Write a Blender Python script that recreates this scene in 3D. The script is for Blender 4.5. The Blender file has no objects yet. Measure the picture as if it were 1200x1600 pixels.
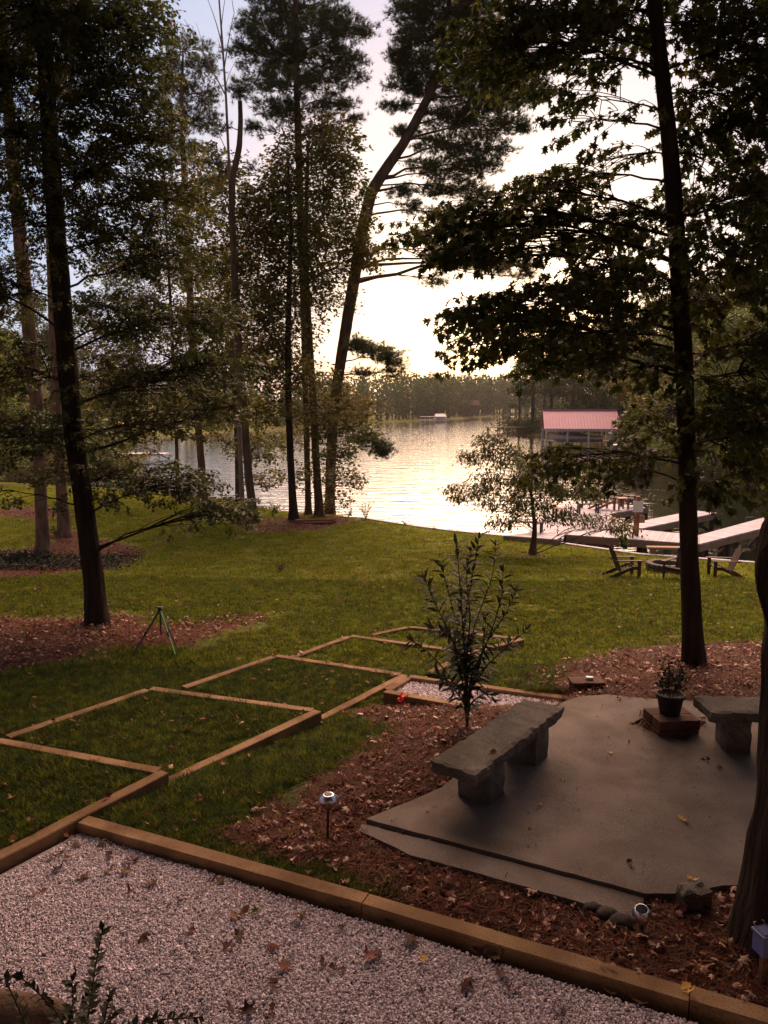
import bpy, bmesh, math, random
import numpy as np
from mathutils import noise as mn, Vector, Matrix, Euler
random.seed(7); RNG = np.random.default_rng(11)
S = bpy.context.scene; COL = S.collection
# ------------------------------------------------------------------ camera
CAMZ = 3.15; F = 1200.0; PITCH = math.atan((800-635)/F)
cam = bpy.data.cameras.new('camera'); cam.sensor_fit = 'VERTICAL'; cam.sensor_height = 24; cam.lens = 24*F/1600
cam.clip_end = 4000; cam.clip_start = .05
camo = bpy.data.objects.new('camera', cam); COL.objects.link(camo)
camo.location = (0, 0, CAMZ); camo.rotation_euler = (math.pi/2-PITCH, 0, 0); S.camera = camo
S.render.resolution_x = 768; S.render.resolution_y = 1024
# ------------------------------------------------------------------ sky, sun, exposure
SUN_EL = math.radians(4.0); SUN_AZ = math.radians(9.0)
w = bpy.data.worlds.new('World'); S.world = w; w.use_nodes = True
wt = w.node_tree; wn = wt.nodes; wl = wt.links; wn.clear()
def N(t, typ, **k):
    n = t.nodes.new(typ)
    for a, b in k.items():
        if a.startswith('in_'): n.inputs[int(a[3:])].default_value = b
        else: setattr(n, a, b)
    return n
sky = N(wt, 'ShaderNodeTexSky', sky_type='NISHITA', sun_disc=False, sun_elevation=SUN_EL, sun_rotation=SUN_AZ,
        air_density=1.0, dust_density=2.2, ozone_density=1.6, altitude=100)
geo = N(wt, 'ShaderNodeTexCoord')
sep = N(wt, 'ShaderNodeSeparateXYZ'); wl.new(geo.outputs['Generated'], sep.inputs[0])
# thin evening cloud veil, stretched along the horizon
mp = N(wt, 'ShaderNodeMapping'); mp.inputs['Scale'].default_value = (1.2, 1.2, 6); wl.new(geo.outputs['Generated'], mp.inputs[0])
cn = N(wt, 'ShaderNodeTexNoise'); cn.inputs['Scale'].default_value = 2.2; cn.inputs['Detail'].default_value = 5; wl.new(mp.outputs[0], cn.inputs['Vector'])
cr = N(wt, 'ShaderNodeMapRange'); cr.inputs[1].default_value = .35; cr.inputs[2].default_value = .75; wl.new(cn.outputs[0], cr.inputs[0])
# veil fades upwards
el = N(wt, 'ShaderNodeMapRange'); el.inputs[1].default_value = .02; el.inputs[2].default_value = .62; el.inputs[3].default_value = 1; el.inputs[4].default_value = .12
wl.new(sep.outputs[2], el.inputs[0])
vm = N(wt, 'ShaderNodeMath', operation='MULTIPLY'); wl.new(cr.outputs[0], vm.inputs[0]); wl.new(el.outputs[0], vm.inputs[1])
vv = N(wt, 'ShaderNodeMath', operation='MULTIPLY_ADD'); vv.inputs[1].default_value = .25; vv.inputs[2].default_value = .72; wl.new(vm.outputs[0], vv.inputs[0])
# brightness of the veil follows the angle from the sunken sun
dirv = (math.sin(SUN_AZ)*math.cos(.12), math.cos(SUN_AZ)*math.cos(.12), math.sin(.12))
dp = N(wt, 'ShaderNodeVectorMath', operation='DOT_PRODUCT'); dp.inputs[1].default_value = dirv; wl.new(geo.outputs['Generated'], dp.inputs[0])
ramp = N(wt, 'ShaderNodeValToRGB'); wl.new(dp.outputs['Value'], ramp.inputs[0])
cre = ramp.color_ramp; cre.elements[0].position = 0.0; cre.elements[0].color = (.26, .20, .26, 1)
cre.elements[1].position = 1.0; cre.elements[1].color = (1.4, 1.16, 1.02, 1)
for p_, c_ in ((.5, (.32, .33, .46, 1)), (.80, (.42, .58, .90, 1)), (.90, (.68, .70, .90, 1)), (.95, (.93, .79, .88, 1)), (.98, (1.12, .95, .92, 1))):
    e_ = cre.elements.new(p_); e_.color = c_
veil = N(wt, 'ShaderNodeVectorMath', operation='SCALE'); veil.inputs['Scale'].default_value = 4.7; wl.new(ramp.outputs[0], veil.inputs[0])
mix = N(wt, 'ShaderNodeMix', data_type='RGBA'); wl.new(vv.outputs[0], mix.inputs[0]); wl.new(sky.outputs[0], mix.inputs[6]); wl.new(veil.outputs[0], mix.inputs[7])
bg = N(wt, 'ShaderNodeBackground'); bg.inputs[1].default_value = .10; wl.new(mix.outputs[2], bg.inputs[0])
wo = N(wt, 'ShaderNodeOutputWorld'); wl.new(bg.outputs[0], wo.inputs[0])
sl = bpy.data.lights.new('sun', 'SUN'); sl.energy = 4.4; sl.angle = math.radians(56); sl.color = (1, .62, .42)
so = bpy.data.objects.new('sun', sl); COL.objects.link(so)
so.rotation_euler = (math.pi/2-math.radians(37), 0, math.pi-SUN_AZ)
S.view_settings.view_transform = 'Standard'; S.view_settings.look = 'None'; S.view_settings.gamma = 1; S.view_settings.exposure = 1.25
S.cycles.max_bounces = 6; S.cycles.diffuse_bounces = 3; S.cycles.transmission_bounces = 4
# ------------------------------------------------------------------ projection helpers (pixels of the photograph -> places)
cP, sP = math.cos(PITCH), math.sin(PITCH)
def ray(px, py):
    x = (px-600)/F; v = (800-py)/F
    return np.array((x, cP+v*sP, -sP+v*cP))
def G(px, py, z):
    r = ray(px, py); t = (z-CAMZ)/r[2]; return np.array((r[0]*t, r[1]*t, z))
def P(px, py, Y):
    r = ray(px, py); t = Y/r[1]; return np.array((r[0]*t, Y, CAMZ+r[2]*t))
# ------------------------------------------------------------------ object helpers
def link(o, parent=None):
    COL.objects.link(o)
    if parent is not None: o.parent = parent
    return o
def tag(o, label=None, cat=None, group=None, kind=None):
    if label: o['label'] = label
    if cat: o['category'] = cat
    if group: o['group'] = group
    if kind: o['kind'] = kind
    return o
def empty(name, loc=(0, 0, 0), rz=0, label=None, cat=None, group=None):
    o = bpy.data.objects.new(name, None); o.empty_display_size = .1
    o.location = loc; o.rotation_euler = (0, 0, rz); link(o); return tag(o, label, cat, group)
def obj(name, me, m=None, parent=None, kind=None):
    if m is not None and not me.materials: me.materials.append(m)
    o = bpy.data.objects.new(name, me); link(o, parent)
    if kind: o['kind'] = kind
    return o
def tri_mesh(name, V, T, smooth=False):
    me = bpy.data.meshes.new(name); V = np.asarray(V, np.float32); T = np.asarray(T, np.int32); k = T.shape[1]
    me.vertices.add(len(V)); me.vertices.foreach_set('co', V.ravel())
    me.loops.add(T.size); me.loops.foreach_set('vertex_index', T.ravel())
    me.polygons.add(len(T)); me.polygons.foreach_set('loop_start', np.arange(0, T.size, k, dtype=np.int32))
    me.polygons.foreach_set('loop_total', np.full(len(T), k, np.int32))
    if smooth: me.polygons.foreach_set('use_smooth', np.ones(len(T), bool))
    me.update(calc_edges=True); return me
class MB:
    def __init__(s): s.V = []; s.F = []; s.n = 0
    def add(s, V, Fc):
        s.V.extend([tuple(map(float, v)) for v in V]); s.F.extend([tuple(i+s.n for i in f) for f in Fc]); s.n += len(V); return s
    def box(s, c, size, rot=None, bev=0.0, jit=0.0):
        hx, hy, hz = size[0]/2, size[1]/2, size[2]/2
        R = rot if rot is not None else Matrix.Identity(3)
        if bev <= 0:
            vs = [(x, y, z) for z in (-hz, hz) for y in (-hy, hy) for x in (-hx, hx)]
            fs = [(0, 2, 3, 1), (4, 5, 7, 6), (0, 1, 5, 4), (2, 6, 7, 3), (0, 4, 6, 2), (1, 3, 7, 5)]
        else:
            b = bev; vs = []; 
            for z, ins in ((-hz, b), (-hz+b, 0), (hz-b, 0), (hz, b)):
                for x, y in ((-1, -1), (1, -1), (1, 1), (-1, 1)): vs.append((x*(hx-ins), y*(hy-ins), z))
            fs = [(3, 2, 1, 0), (12, 13, 14, 15)]
            for l in range(3):
                for k in range(4): a = l*4+k; b2 = l*4+(k+1) % 4; fs.append((a, b2, b2+4, a+4))
        out = []
        for v in vs:
            v = Vector(v)
            if jit: v += Vector((random.uniform(-jit, jit), random.uniform(-jit, jit), random.uniform(-jit, jit)))
            out.append(R @ v + Vector(c))
        return s.add(out, fs)
    def bar(s, a, b, wd, th, up=(0, 0, 1), bev=0.0, jit=0.0):
        a = Vector(a); b = Vector(b); d = (b-a); L = d.length; d.normalize(); u = Vector(up)
        x = d.cross(u); 
        if x.length < 1e-4: x = d.cross(Vector((1, 0, 0)))
        x.normalize(); z = x.cross(d)
        return s.box((a+b)/2, (wd, L, th), Matrix((x, d, z)).transposed(), bev, jit)
    def tube(s, pts, rads, n=8, cap=True):
        V, T = tube_np(np.array([tuple(p) for p in pts], float), np.atleast_1d(rads)*np.ones(len(pts)), n)
        fs = [tuple(q) for q in T]
        if cap: fs += [tuple(range(n))[::-1], tuple(range((len(pts)-1)*n, len(pts)*n))]
        return s.add(V, fs)
    def lathe(s, prof, c=(0, 0, 0), n=16, R=None):
        V = []; R = R or Matrix.Identity(3)
        for r, z in prof:
            for k in range(n):
                a = 2*math.pi*k/n; V.append(R @ Vector((r*math.cos(a), r*math.sin(a), z)) + Vector(c))
        fs = [(i*n+k, i*n+(k+1) % n, (i+1)*n+(k+1) % n, (i+1)*n+k) for i in range(len(prof)-1) for k in range(n)]
        fs += [tuple(range(n))[::-1], tuple(range((len(prof)-1)*n, len(prof)*n))]
        return s.add(V, fs)
    def prism(s, poly, z0, z1):
        n = len(poly); V = [(p[0], p[1], z0) for p in poly] + [(p[0], p[1], z1) for p in poly]
        fs = [tuple(range(n))[::-1], tuple(range(n, 2*n))] + [(k, (k+1) % n, (k+1) % n+n, k+n) for k in range(n)]
        return s.add(V, fs)
    def mesh(s, name, smooth=False):
        me = bpy.data.meshes.new(name); me.from_pydata(s.V, [], s.F)
        if smooth: me.polygons.foreach_set('use_smooth', [True]*len(me.polygons))
        me.update(); return me
    def build(s, name, m=None, parent=None, kind=None, smooth=False):
        return obj(name, s.mesh(name, smooth), m, parent, kind)
def tube_np(pts, rads, n=6, rough=0.0, freq=3.0):
    pts = np.asarray(pts, float); K = len(pts)
    d = np.gradient(pts, axis=0); d /= np.linalg.norm(d, axis=1)[:, None]+1e-9
    ref = np.array((1, 0, 0)) if abs(d[0][0]) < .8 else np.array((0, 1, 0))
    x = np.cross(d, ref); x /= np.linalg.norm(x, axis=1)[:, None]+1e-9; y = np.cross(d, x)
    a = np.arange(n)*2*math.pi/n; R = np.asarray(rads, float)[:, None]*np.ones((1, n))
    if rough > 0:
        for i in range(K):
            for k in range(n):
                q = Vector((math.cos(a[k])*freq, math.sin(a[k])*freq, pts[i][2]*1.1+pts[i][0]*5))
                R[i, k] *= 1+rough*(mn.noise(q*1.0)*1.1+.7*mn.noise(Vector((q.x*2.7, q.y*2.7, q.z*3.1))))
    V = pts[:, None, :]+R[:, :, None]*(np.cos(a)[None, :, None]*x[:, None, :]+np.sin(a)[None, :, None]*y[:, None, :])
    i = np.arange(K-1)[:, None]*n; k = np.arange(n)[None, :]; k2 = (k+1) % n
    T = np.stack([i+k, i+k2, i+n+k2, i+n+k], -1).reshape(-1, 4)
    return V.reshape(-1, 3), T
class Acc:                                          # fast accumulator of equal-sided faces
    def __init__(s): s.V = []; s.T = []; s.n = 0
    def add(s, V, T):
        s.V.append(V); s.T.append(T+s.n); s.n += len(V)
    def mesh(s, name, smooth=False): return tri_mesh(name, np.concatenate(s.V), np.concatenate(s.T), smooth)
def resample(pts, rads, step):
    pts = np.asarray(pts, float); rads = np.asarray(rads, float)
    K = len(pts); s = np.r_[0, np.cumsum(np.linalg.norm(np.diff(pts, axis=0), axis=1))]
    n = max(3, int(s[-1]/step)); q = np.linspace(0, s[-1], n)
    # smooth (Catmull-like) by interpolating then box filtering
    out = np.stack([np.interp(q, s, pts[:, i]) for i in range(3)], 1); r = np.interp(q, s, rads)
    for _ in range(int(max(1, .35/step))):
        out[1:-1] = (out[:-2]+2*out[1:-1]+out[2:])/4; r[1:-1] = (r[:-2]+2*r[1:-1]+r[2:])/4
    return out, r
# ------------------------------------------------------------------ materials
def mat(name, base, rough=.8, var=None, scale=6, detail=4, bump=0.0, bscale=None, trans=0.0, island=0.0, metal=0.0, stretch=None, coord='Object', spec=.3, rand=0.0, emit=None):
    m = bpy.data.materials.new(name); m.use_nodes = True; t = m.node_tree; n = t.nodes; l = t.links
    b = n['Principled BSDF']; out = n['Material Output']
    b.inputs['Roughness'].default_value = rough; b.inputs['Metallic'].default_value = metal; b.inputs['Specular IOR Level'].default_value = spec
    tc = N(t, 'ShaderNodeTexCoord'); mp = N(t, 'ShaderNodeMapping'); l.new(tc.outputs[coord], mp.inputs[0])
    if stretch: mp.inputs['Scale'].default_value = stretch
    no = N(t, 'ShaderNodeTexNoise'); no.inputs['Scale'].default_value = scale; no.inputs['Detail'].default_value = detail; l.new(mp.outputs[0], no.inputs['Vector'])
    c = N(t, 'ShaderNodeMix', data_type='RGBA'); c.inputs[6].default_value = (*base, 1); c.inputs[7].default_value = (*(var or base), 1)
    mr = N(t, 'ShaderNodeMapRange'); mr.inputs[1].default_value = .32; mr.inputs[2].default_value = .68; l.new(no.outputs[0], mr.inputs[0]); l.new(mr.outputs[0], c.inputs[0])
    col = c.outputs[2]
    if island or rand:
        if island: g = N(t, 'ShaderNodeNewGeometry'); src = g.outputs['Random Per Island']; amt = island
        else: g = N(t, 'ShaderNodeObjectInfo'); src = g.outputs['Random']; amt = rand
        hs = N(t, 'ShaderNodeHueSaturation'); 
        m1 = N(t, 'ShaderNodeMapRange'); m1.inputs[3].default_value = 1-amt; m1.inputs[4].default_value = 1+amt; l.new(src, m1.inputs[0]); l.new(m1.outputs[0], hs.inputs['Value'])
        m2 = N(t, 'ShaderNodeMath', operation='MULTIPLY_ADD'); m2.inputs[1].default_value = 7.31; m2.inputs[2].default_value = 0; l.new(src, m2.inputs[0])
        m3 = N(t, 'ShaderNodeMath', operation='FRACT'); l.new(m2.outputs[0], m3.inputs[0])
        m4 = N(t, 'ShaderNodeMapRange'); m4.inputs[3].default_value = .5-.06*amt; m4.inputs[4].default_value = .5+.05*amt; l.new(m3.outputs[0], m4.inputs[0]); l.new(m4.outputs[0], hs.inputs['Hue'])
        l.new(col, hs.inputs['Color']); col = hs.outputs[0]
    l.new(col, b.inputs['Base Color'])
    if bump:
        bn = N(t, 'ShaderNodeTexNoise'); bn.inputs['Scale'].default_value = bscale or scale*4; bn.inputs['Detail'].default_value = 6; l.new(mp.outputs[0], bn.inputs['Vector'])
        bu = N(t, 'ShaderNodeBump'); bu.inputs['Strength'].default_value = min(1, bump); bu.inputs['Distance'].default_value = .02*max(1, bump); l.new(bn.outputs[0], bu.inputs['Height']); l.new(bu.outputs[0], b.inputs['Normal'])
    if trans:
        tr = N(t, 'ShaderNodeBsdfTranslucent'); l.new(col, tr.inputs[0])
        mx = N(t, 'ShaderNodeMixShader'); mx.inputs[0].default_value = trans; l.new(b.outputs[0], mx.inputs[1]); l.new(tr.outputs[0], mx.inputs[2]); l.new(mx.outputs[0], out.inputs[0])
    if emit: b.inputs['Emission Color'].default_value = (*emit[:3], 1); b.inputs['Emission Strength'].default_value = emit[3]
    return m
M = {}
M['bark_dark'] = mat('bark_dark', (.018, .013, .010), .95, (.055, .038, .028), 9, 6, 2.0, 30, stretch=(1, 1, .16), spec=.1)
M['bark_pine'] = mat('bark_pine', (.10, .055, .035), .95, (.24, .15, .10), 7, 6, 1.0, 22, stretch=(1, 1, .3), spec=.1)
M['bark_mid'] = mat('bark_mid', (.07, .045, .03), .95, (.15, .10, .07), 7, 6, 1.0, 22, stretch=(1, 1, .2), spec=.1)
M['bark_dead'] = mat('bark_dead', (.20, .16, .13), .9, (.30, .25, .21), 7, 4, .5, spec=.1)
M['oak_leaf'] = mat('oak_leaf', (.050, .075, .018), .5, (.095, .090, .018), .8, 2, trans=.45, island=.45, spec=.35)
M['mid_leaf'] = mat('mid_leaf', (.085, .115, .016), .6, (.16, .12, .022), .5, 2, trans=.55, island=.45, spec=.3)
M['pine_leaf'] = mat('pine_leaf', (.045, .07, .025), .6, (.085, .09, .02), .5, 2, trans=.25, island=.4, spec=.3)
M['far_leaf'] = mat('far_leaf', (.05, .09, .022), .8, (.09, .105, .028), .12, 2, trans=.25, island=.4, spec=.2)
M['fresh_leaf'] = mat('fresh_leaf', (.09, .14, .02), .6, (.13, .17, .03), .4, 2, trans=.4, island=.4, spec=.3)
M['dark_leaf'] = mat('dark_leaf', (.025, .032, .014), .75, (.04, .045, .02), 2, 2, trans=.15, island=.3, spec=.3)
M['timber'] = mat('timber', (.20, .115, .055), .85, (.36, .22, .11), 3.2, 6, .7, 40, stretch=(1, 1, 1), rand=.15, spec=.15)
M['concrete'] = mat('concrete', (.15, .125, .11), .9, (.25, .215, .19), 2.2, 8, .9, 90, spec=.2)
def grainy(name, c1, c2, c3, sc):
    m = mat(name, c1, .9, c2, sc, 8, .35, 160, spec=.15); t = m.node_tree; l = t.links; b = t.nodes['Principled BSDF']; src = b.inputs['Base Color'].links[0].from_socket
    tc = N(t, 'ShaderNodeTexCoord'); f = N(t, 'ShaderNodeTexNoise'); f.inputs['Scale'].default_value = 110; f.inputs['Detail'].default_value = 3; l.new(tc.outputs['Object'], f.inputs[0])
    r = N(t, 'ShaderNodeMapRange'); r.inputs[1].default_value = .5; r.inputs[2].default_value = .72; l.new(f.outputs[0], r.inputs[0])
    x = N(t, 'ShaderNodeMix', data_type='RGBA'); x.inputs[7].default_value = (*c3, 1); l.new(r.outputs[0], x.inputs[0]); l.new(src, x.inputs[6])
    g = N(t, 'ShaderNodeTexNoise'); g.inputs['Scale'].default_value = 1.1; g.inputs['Detail'].default_value = 7; g.inputs['Distortion'].default_value = .6; l.new(tc.outputs['Object'], g.inputs[0])
    r2 = N(t, 'ShaderNodeMapRange'); r2.inputs[1].default_value = .45; r2.inputs[2].default_value = .62; r2.inputs[4].default_value = .55; l.new(g.outputs[0], r2.inputs[0])
    y = N(t, 'ShaderNodeMix', data_type='RGBA'); y.inputs[7].default_value = (c1[0]*.62, c1[1]*.55, c1[2]*.45, 1); l.new(r2.outputs[0], y.inputs[0]); l.new(x.outputs[2], y.inputs[6]); l.new(y.outputs[2], b.inputs['Base Color']); return m
M['timber'] = grainy('timber', (.17, .10, .05), (.34, .215, .115), (.12, .065, .03), 3.5)
M['concrete'] = grainy('concrete', (.12, .095, .078), (.20, .165, .138), (.26, .22, .20), 2.5)
M['stone'] = mat('stone', (.10, .085, .07), .9, (.21, .18, .155), 5, 8, 1.0, 60, spec=.2)
M['stone'] = grainy('stone', (.075, .065, .052), (.15, .13, .105), (.27, .24, .21), 6)
M['dark_stone'] = grainy('dark_stone', (.03, .026, .022), (.06, .05, .04), (.10, .09, .08), 6)
M['brick'] = mat('brick', (.085, .042, .03), .9, (.14, .07, .05), 9, 6, .8, 60, rand=.2, spec=.15)
M['pebble'] = mat('pebble', (.54, .46, .48), .75, (.74, .66, .69), 20, 2, rand=.45, spec=.3)
M['gravel_base'] = mat('gravel_base', (.34, .29, .30), .95, (.46, .40, .41), 60, 4, .8, 120)
M['dry_leaf'] = mat('dry_leaf', (.09, .038, .018), .75, (.17, .075, .035), 8, 3, trans=.12, rand=.6, spec=.3)
M['dry_leaf_isl'] = mat('dry_leaf_stuff', (.15, .055, .025), .75, (.25, .10, .05), 8, 3, trans=.12, rand=.6, spec=.3)
M['pale_leaf'] = mat('pale_leaf', (.34, .19, .14), .6, (.46, .28, .2), 8, 3, trans=.1, rand=.4, spec=.4)
M['yellow_leaf'] = mat('yellow_leaf', (.50, .26, .05), .7, (.6, .36, .08), 8, 3, trans=.2, spec=.3)
M['straw'] = mat('straw', (.065, .022, .011), .85, (.12, .044, .022), 8, 3, rand=.5, spec=.2)
M['grass'] = mat('grass', (.12, .185, .008), .7, (.24, .22, .014), .5, 3, trans=.5, rand=.55, spec=.2, coord='Object')
M['shade_painted_grass'] = mat('shade_painted_grass', (.035, .065, .010), .75, (.07, .095, .014), .5, 3, trans=.3, rand=.5, spec=.15)  # darker copy of the grass, foreground shade put into its colour
M['deck'] = mat('deck', (.38, .35, .39), .8, (.50, .47, .52), 3, 5, .3, 30, island=.14, spec=.2)
M['fascia'] = mat('fascia', (.26, .17, .10), .85, (.36, .25, .16), 2, 5, .3, 30, spec=.2)
M['piling'] = mat('piling', (.06, .045, .035), .9, (.12, .09, .07), 3, 5, .4, 30, spec=.2)
M['chair_wood'] = mat('chair_wood', (.05, .028, .02), .8, (.11, .065, .045), 6, 5, .3, 40, spec=.3)
M['chair_red'] = mat('chair_red', (.24, .09, .05), .7, (.32, .13, .08), 6, 5, .3, 40, spec=.3)
M['roof_red'] = mat('roof_red', (.52, .19, .27), .5, (.57, .23, .31), .6, 3, spec=.4)
M['white'] = mat('white_paint', (.72, .69, .66), .6, (.8, .78, .75), 3, 3, spec=.3)
M['cover'] = mat('boat_cover', (.24, .20, .23), .7, (.32, .27, .30), 1, 4, .3, 6)
M['blackp'] = mat('black_plastic', (.012, .012, .013), .4, spec=.4)
M['greenp'] = mat('green_paint', (.10, .42, .08), .35, spec=.5)
M['steel'] = mat('steel', (.55, .55, .60), .28, metal=1.0, spec=.5)
M['solar'] = mat('solar_cell', (.015, .015, .03), .15, spec=.6)
M['lens'] = mat('lamp_lens', (.30, .26, .20), .15, spec=.6, trans=.5)
M['blueplas'] = mat('blue_plastic', (.14, .17, .36), .35, (.18, .2, .40), 12, spec=.5)
M['redfl'] = mat('red_petal', (.70, .02, .02), .5, spec=.3, trans=.3)
M['pot'] = mat('dark_pot', (.02, .014, .012), .85, (.045, .03, .025), 6, spec=.4)
M['dark'] = mat('dark_fabric', (.02, .02, .025), .7)
M['yellow'] = mat('yellow_paint', (.75, .42, .05), .6)
# ------------------------------------------------------------------ terrain
CT = np.array([(-2.3, 5.4, .0), (-.2, 4.5, 0), (2, 3.6, 0), (-4, 3, 0), (0, 0, 0), (6, 0, 0), (-6, 0, .1), (5, 3, 0), (5, 6, 0), (3.3, 8.6, -.04), (2.2, 8.3, -.04), (3.9, 9.2, -.07), (6, 9, -.08),
 (.8, 7.3, -.08), (1.3, 6.4, -.03), (.2, 6.3, -.05), (-.7, 6.2, -.08), (-.62, 7.9, -.25), (.1, 8.6, -.28), (.3, 9.6, -.38), (-2.8, 8.6, -.21), (-3.8, 7.2, -.14), (-1.6, 10.25, -.37), (-2.55, 8.95, -.3), (-1.45, 10.6, -.47), (-4.5, 6.3, -.04), (-.55, 11.75, -.52), (1.5, 10.9, -.56), (2.3, 12, -.68), (.4, 12.75, -.67), (1.2, 4.5, -.05), (.2, 5.05, -.05), (1.9, 4.2, -.03),
 (-4.85, 12.6, -.5), (-3.3, 11, -.45), (-5, 9.5, -.25), (2.2, 9.6, -.22), (4.5, 11, -.35), (-10.2, 22.5, -1.2), (-11, 26, -1.25), (-6, 18, -.9), (7, 18.3, -1.0), (0, 18, -1.0), (3, 25, -1.5),
 (-5, 35, -1.7), (1, 31, -1.74), (2.5, 29.8, -1.74), (6.2, 27.1, -1.74), (8.5, 24.8, -1.74), (12, 23.4, -1.74), (20, 21.7, -1.74), (-9, 39, -1.75), (-15, 44, -1.7), (-22, 34, -1.2), (-25, 15, -.2), (20, 10, -.3), (-14, 6, .15), (15, 3, 0), (30, 10, -.4), (-28, 0, .3), (28, -6, 0)], float)
def tps(r): return r*r*np.log(r+1e-9)
_n = len(CT); _A = np.zeros((_n+3, _n+3)); _D = np.hypot(CT[:, None, 0]-CT[None, :, 0], CT[:, None, 1]-CT[None, :, 1])
_A[:_n, :_n] = tps(_D)+.02*np.eye(_n); _A[:_n, _n] = 1; _A[:_n, _n+1:] = CT[:, :2]; _A[_n:, :_n] = _A[:_n, _n:].T
_W = np.linalg.solve(_A, np.r_[CT[:, 2], 0, 0, 0])
def rbf(x, y):
    x = np.clip(np.asarray(x, float), -28, 28); y = np.clip(np.asarray(y, float), -5, 46)
    out = np.full(x.shape, _W[_n])+_W[_n+1]*x+_W[_n+2]*y
    for i in range(_n): out = out+_W[i]*tps(np.hypot(x-CT[i, 0], y-CT[i, 1]))
    return np.clip(out, -1.9, .35)
SHORE = [(300, 14), (60, 16), (35, 19), (20, 21.6), (12, 23.6), (9.9, 24.7), (8.5, 25.2), (6.27, 27.3), (4.7, 28.7), (2.54, 30.05), (1.06, 31.36), (-1.14, 33.9), (-2.4, 35), (-5.1, 36), (-8.4, 41.5), (-12, 44), (-16, 46), (-24, 48), (-45, 60)]
NEAR = [(-700, -60), (700, -60), (700, 14)] + SHORE + [(-700, 62)]
FARL = [(-700, 61), (-45, 59), (-38, 76), (-27, 82), (-25.5, 86), (-34, 100), (-42, 130), (-30, 165), (-12, 209), (-8, 239), (18, 292), (70, 447), (140, 520), (700, 650), (700, 1500), (-700, 1500)]
RIGHT = [(21.5, 152), (27, 146), (31, 128), (33.5, 116), (37, 104), (41, 88), (47, 78), (62, 58), (80, 40), (700, 13), (700, 300), (160, 300), (80, 210), (40, 172), (24, 160)]
def sdf(poly, x, y):                                # positive inside
    p = np.array(poly, float); q = np.roll(p, -1, 0); x = np.asarray(x, float); y = np.asarray(y, float)
    d = np.full(x.shape, 1e9); ins = np.zeros(x.shape, bool)
    for (ax, ay), (bx, by) in zip(p, q):
        ex, ey = bx-ax, by-ay; t = np.clip(((x-ax)*ex+(y-ay)*ey)/(ex*ex+ey*ey+1e-12), 0, 1)
        d = np.minimum(d, np.hypot(x-ax-t*ex, y-ay-t*ey))
        if by != ay: ins ^= ((ay > y) != (by > y)) & (x < (bx-ax)*(y-ay)/(by-ay)+ax)
    return np.where(ins, d, -d)
GRAVEL = [(-2.34, 5.47), (3.3, 2.87), (5, 0), (-7, 0), (-7, -1.5), (-4.6, 1.9)]
WALKC = [(.02, 8.86), (1.36, 8.13), (2.0, 7.98), (2.26, 8.5), (.3, 9.38)]
def H(x, y):
    x = np.asarray(x, float); y = np.asarray(y, float)
    sn = sdf(NEAR, x, y); z = np.where(sn >= -.02, rbf(x, y), 0)
    nat = np.clip((x+2)/-2.0, 0, 1)                 # natural bank on the left, wall on the right
    below = -1.75+np.where(sn < 0, sn, 0)*(6-4.6*nat)
    z = np.where(sn >= -.02, z, np.maximum(below, -4.5))
    for poly in (FARL, RIGHT):
        s = sdf(poly, x, y); zz = np.where(s > 0, -2.35+np.minimum(s*.18, .7)+np.clip(s-4, 0, 400)*.03, -2.35+s*.25)
        z = np.maximum(z, np.where((sn < 0), np.maximum(zz, -4.5), -9))
    g = sdf(GRAVEL, x, y); z = np.where(g > -.10, -.07, z); z = np.where(sdf(WALKC, x, y) > -.01, np.minimum(z, -.26), z)
    return z
def Hs(x, y): return float(H(np.array([x]), np.array([y]))[0])
def PG(px, py):                                     # where a pixel's ray meets the ground
    r = ray(px, py); z = -.5
    for _ in range(25):
        t = (z-CAMZ)/r[2]; z = .5*z+.5*float(rbf(np.array([r[0]*t]), np.array([r[1]*t]))[0])
    t = (z-CAMZ)/r[2]; return np.array((r[0]*t, r[1]*t, z))
def axis(segs):
    out = [segs[0][0]]
    for a, b, s0, s1 in segs:
        x = a
        while x < b-1e-6:
            f = (x-a)/(b-a); x = min(b, x+s0+(s1-s0)*f); out.append(x)
    return np.array(out)
gx = axis([(-900, -80, 60, 8), (-80, -22, 3, .8), (-22, -6, .5, .25), (-6, 6, .13, .13), (6, 22, .25, .5), (22, 80, .8, 3), (80, 900, 8, 60)])
gy = axis([(-60, 0, 12, 1), (0, 3, .3, .15), (3, 14, .13, .13), (14, 50, .2, .35), (50, 160, .8, 2), (160, 320, 2.5, 4), (320, 1600, 8, 80)])
X, Y = np.meshgrid(gx, gy); X = X.copy(); Y = Y.copy()
# slide the vertices next to the near shoreline onto it
sh = np.array(SHORE); near = (Y > 15) & (Y < 50) & (X > -20) & (X < 30)
bd = np.full(X.shape, 1e9); BX = X.copy(); BY = Y.copy()
for (ax, ay), (bx, by) in zip(sh[:-1], sh[1:]):
    ex, ey = bx-ax, by-ay; t = np.clip(((X-ax)*ex+(Y-ay)*ey)/(ex*ex+ey*ey), 0, 1); qx = ax+t*ex; qy = ay+t*ey; d = np.hypot(X-qx, Y-qy)
    m_ = d < bd; bd = np.where(m_, d, bd); BX = np.where(m_, qx, BX); BY = np.where(m_, qy, BY)
sn = near & (bd < .16); X[sn] = BX[sn]; Y[sn] = BY[sn]
Z = H(X, Y); Z[sn] = rbf(X[sn], Y[sn])
for i, j in np.argwhere((Y > 3) & (Y < 46) & (np.abs(X) < 25) & (Z > -1.9)):
    if abs(Z[i, j]+.07) > 1e-4:
        Z[i, j] += .018*mn.noise(Vector((X[i, j]*1.3, Y[i, j]*1.3, 0)))
ny, nx = X.shape
ii = (np.arange(ny-1)[:, None]*nx+np.arange(nx-1)[None, :]).ravel()
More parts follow.
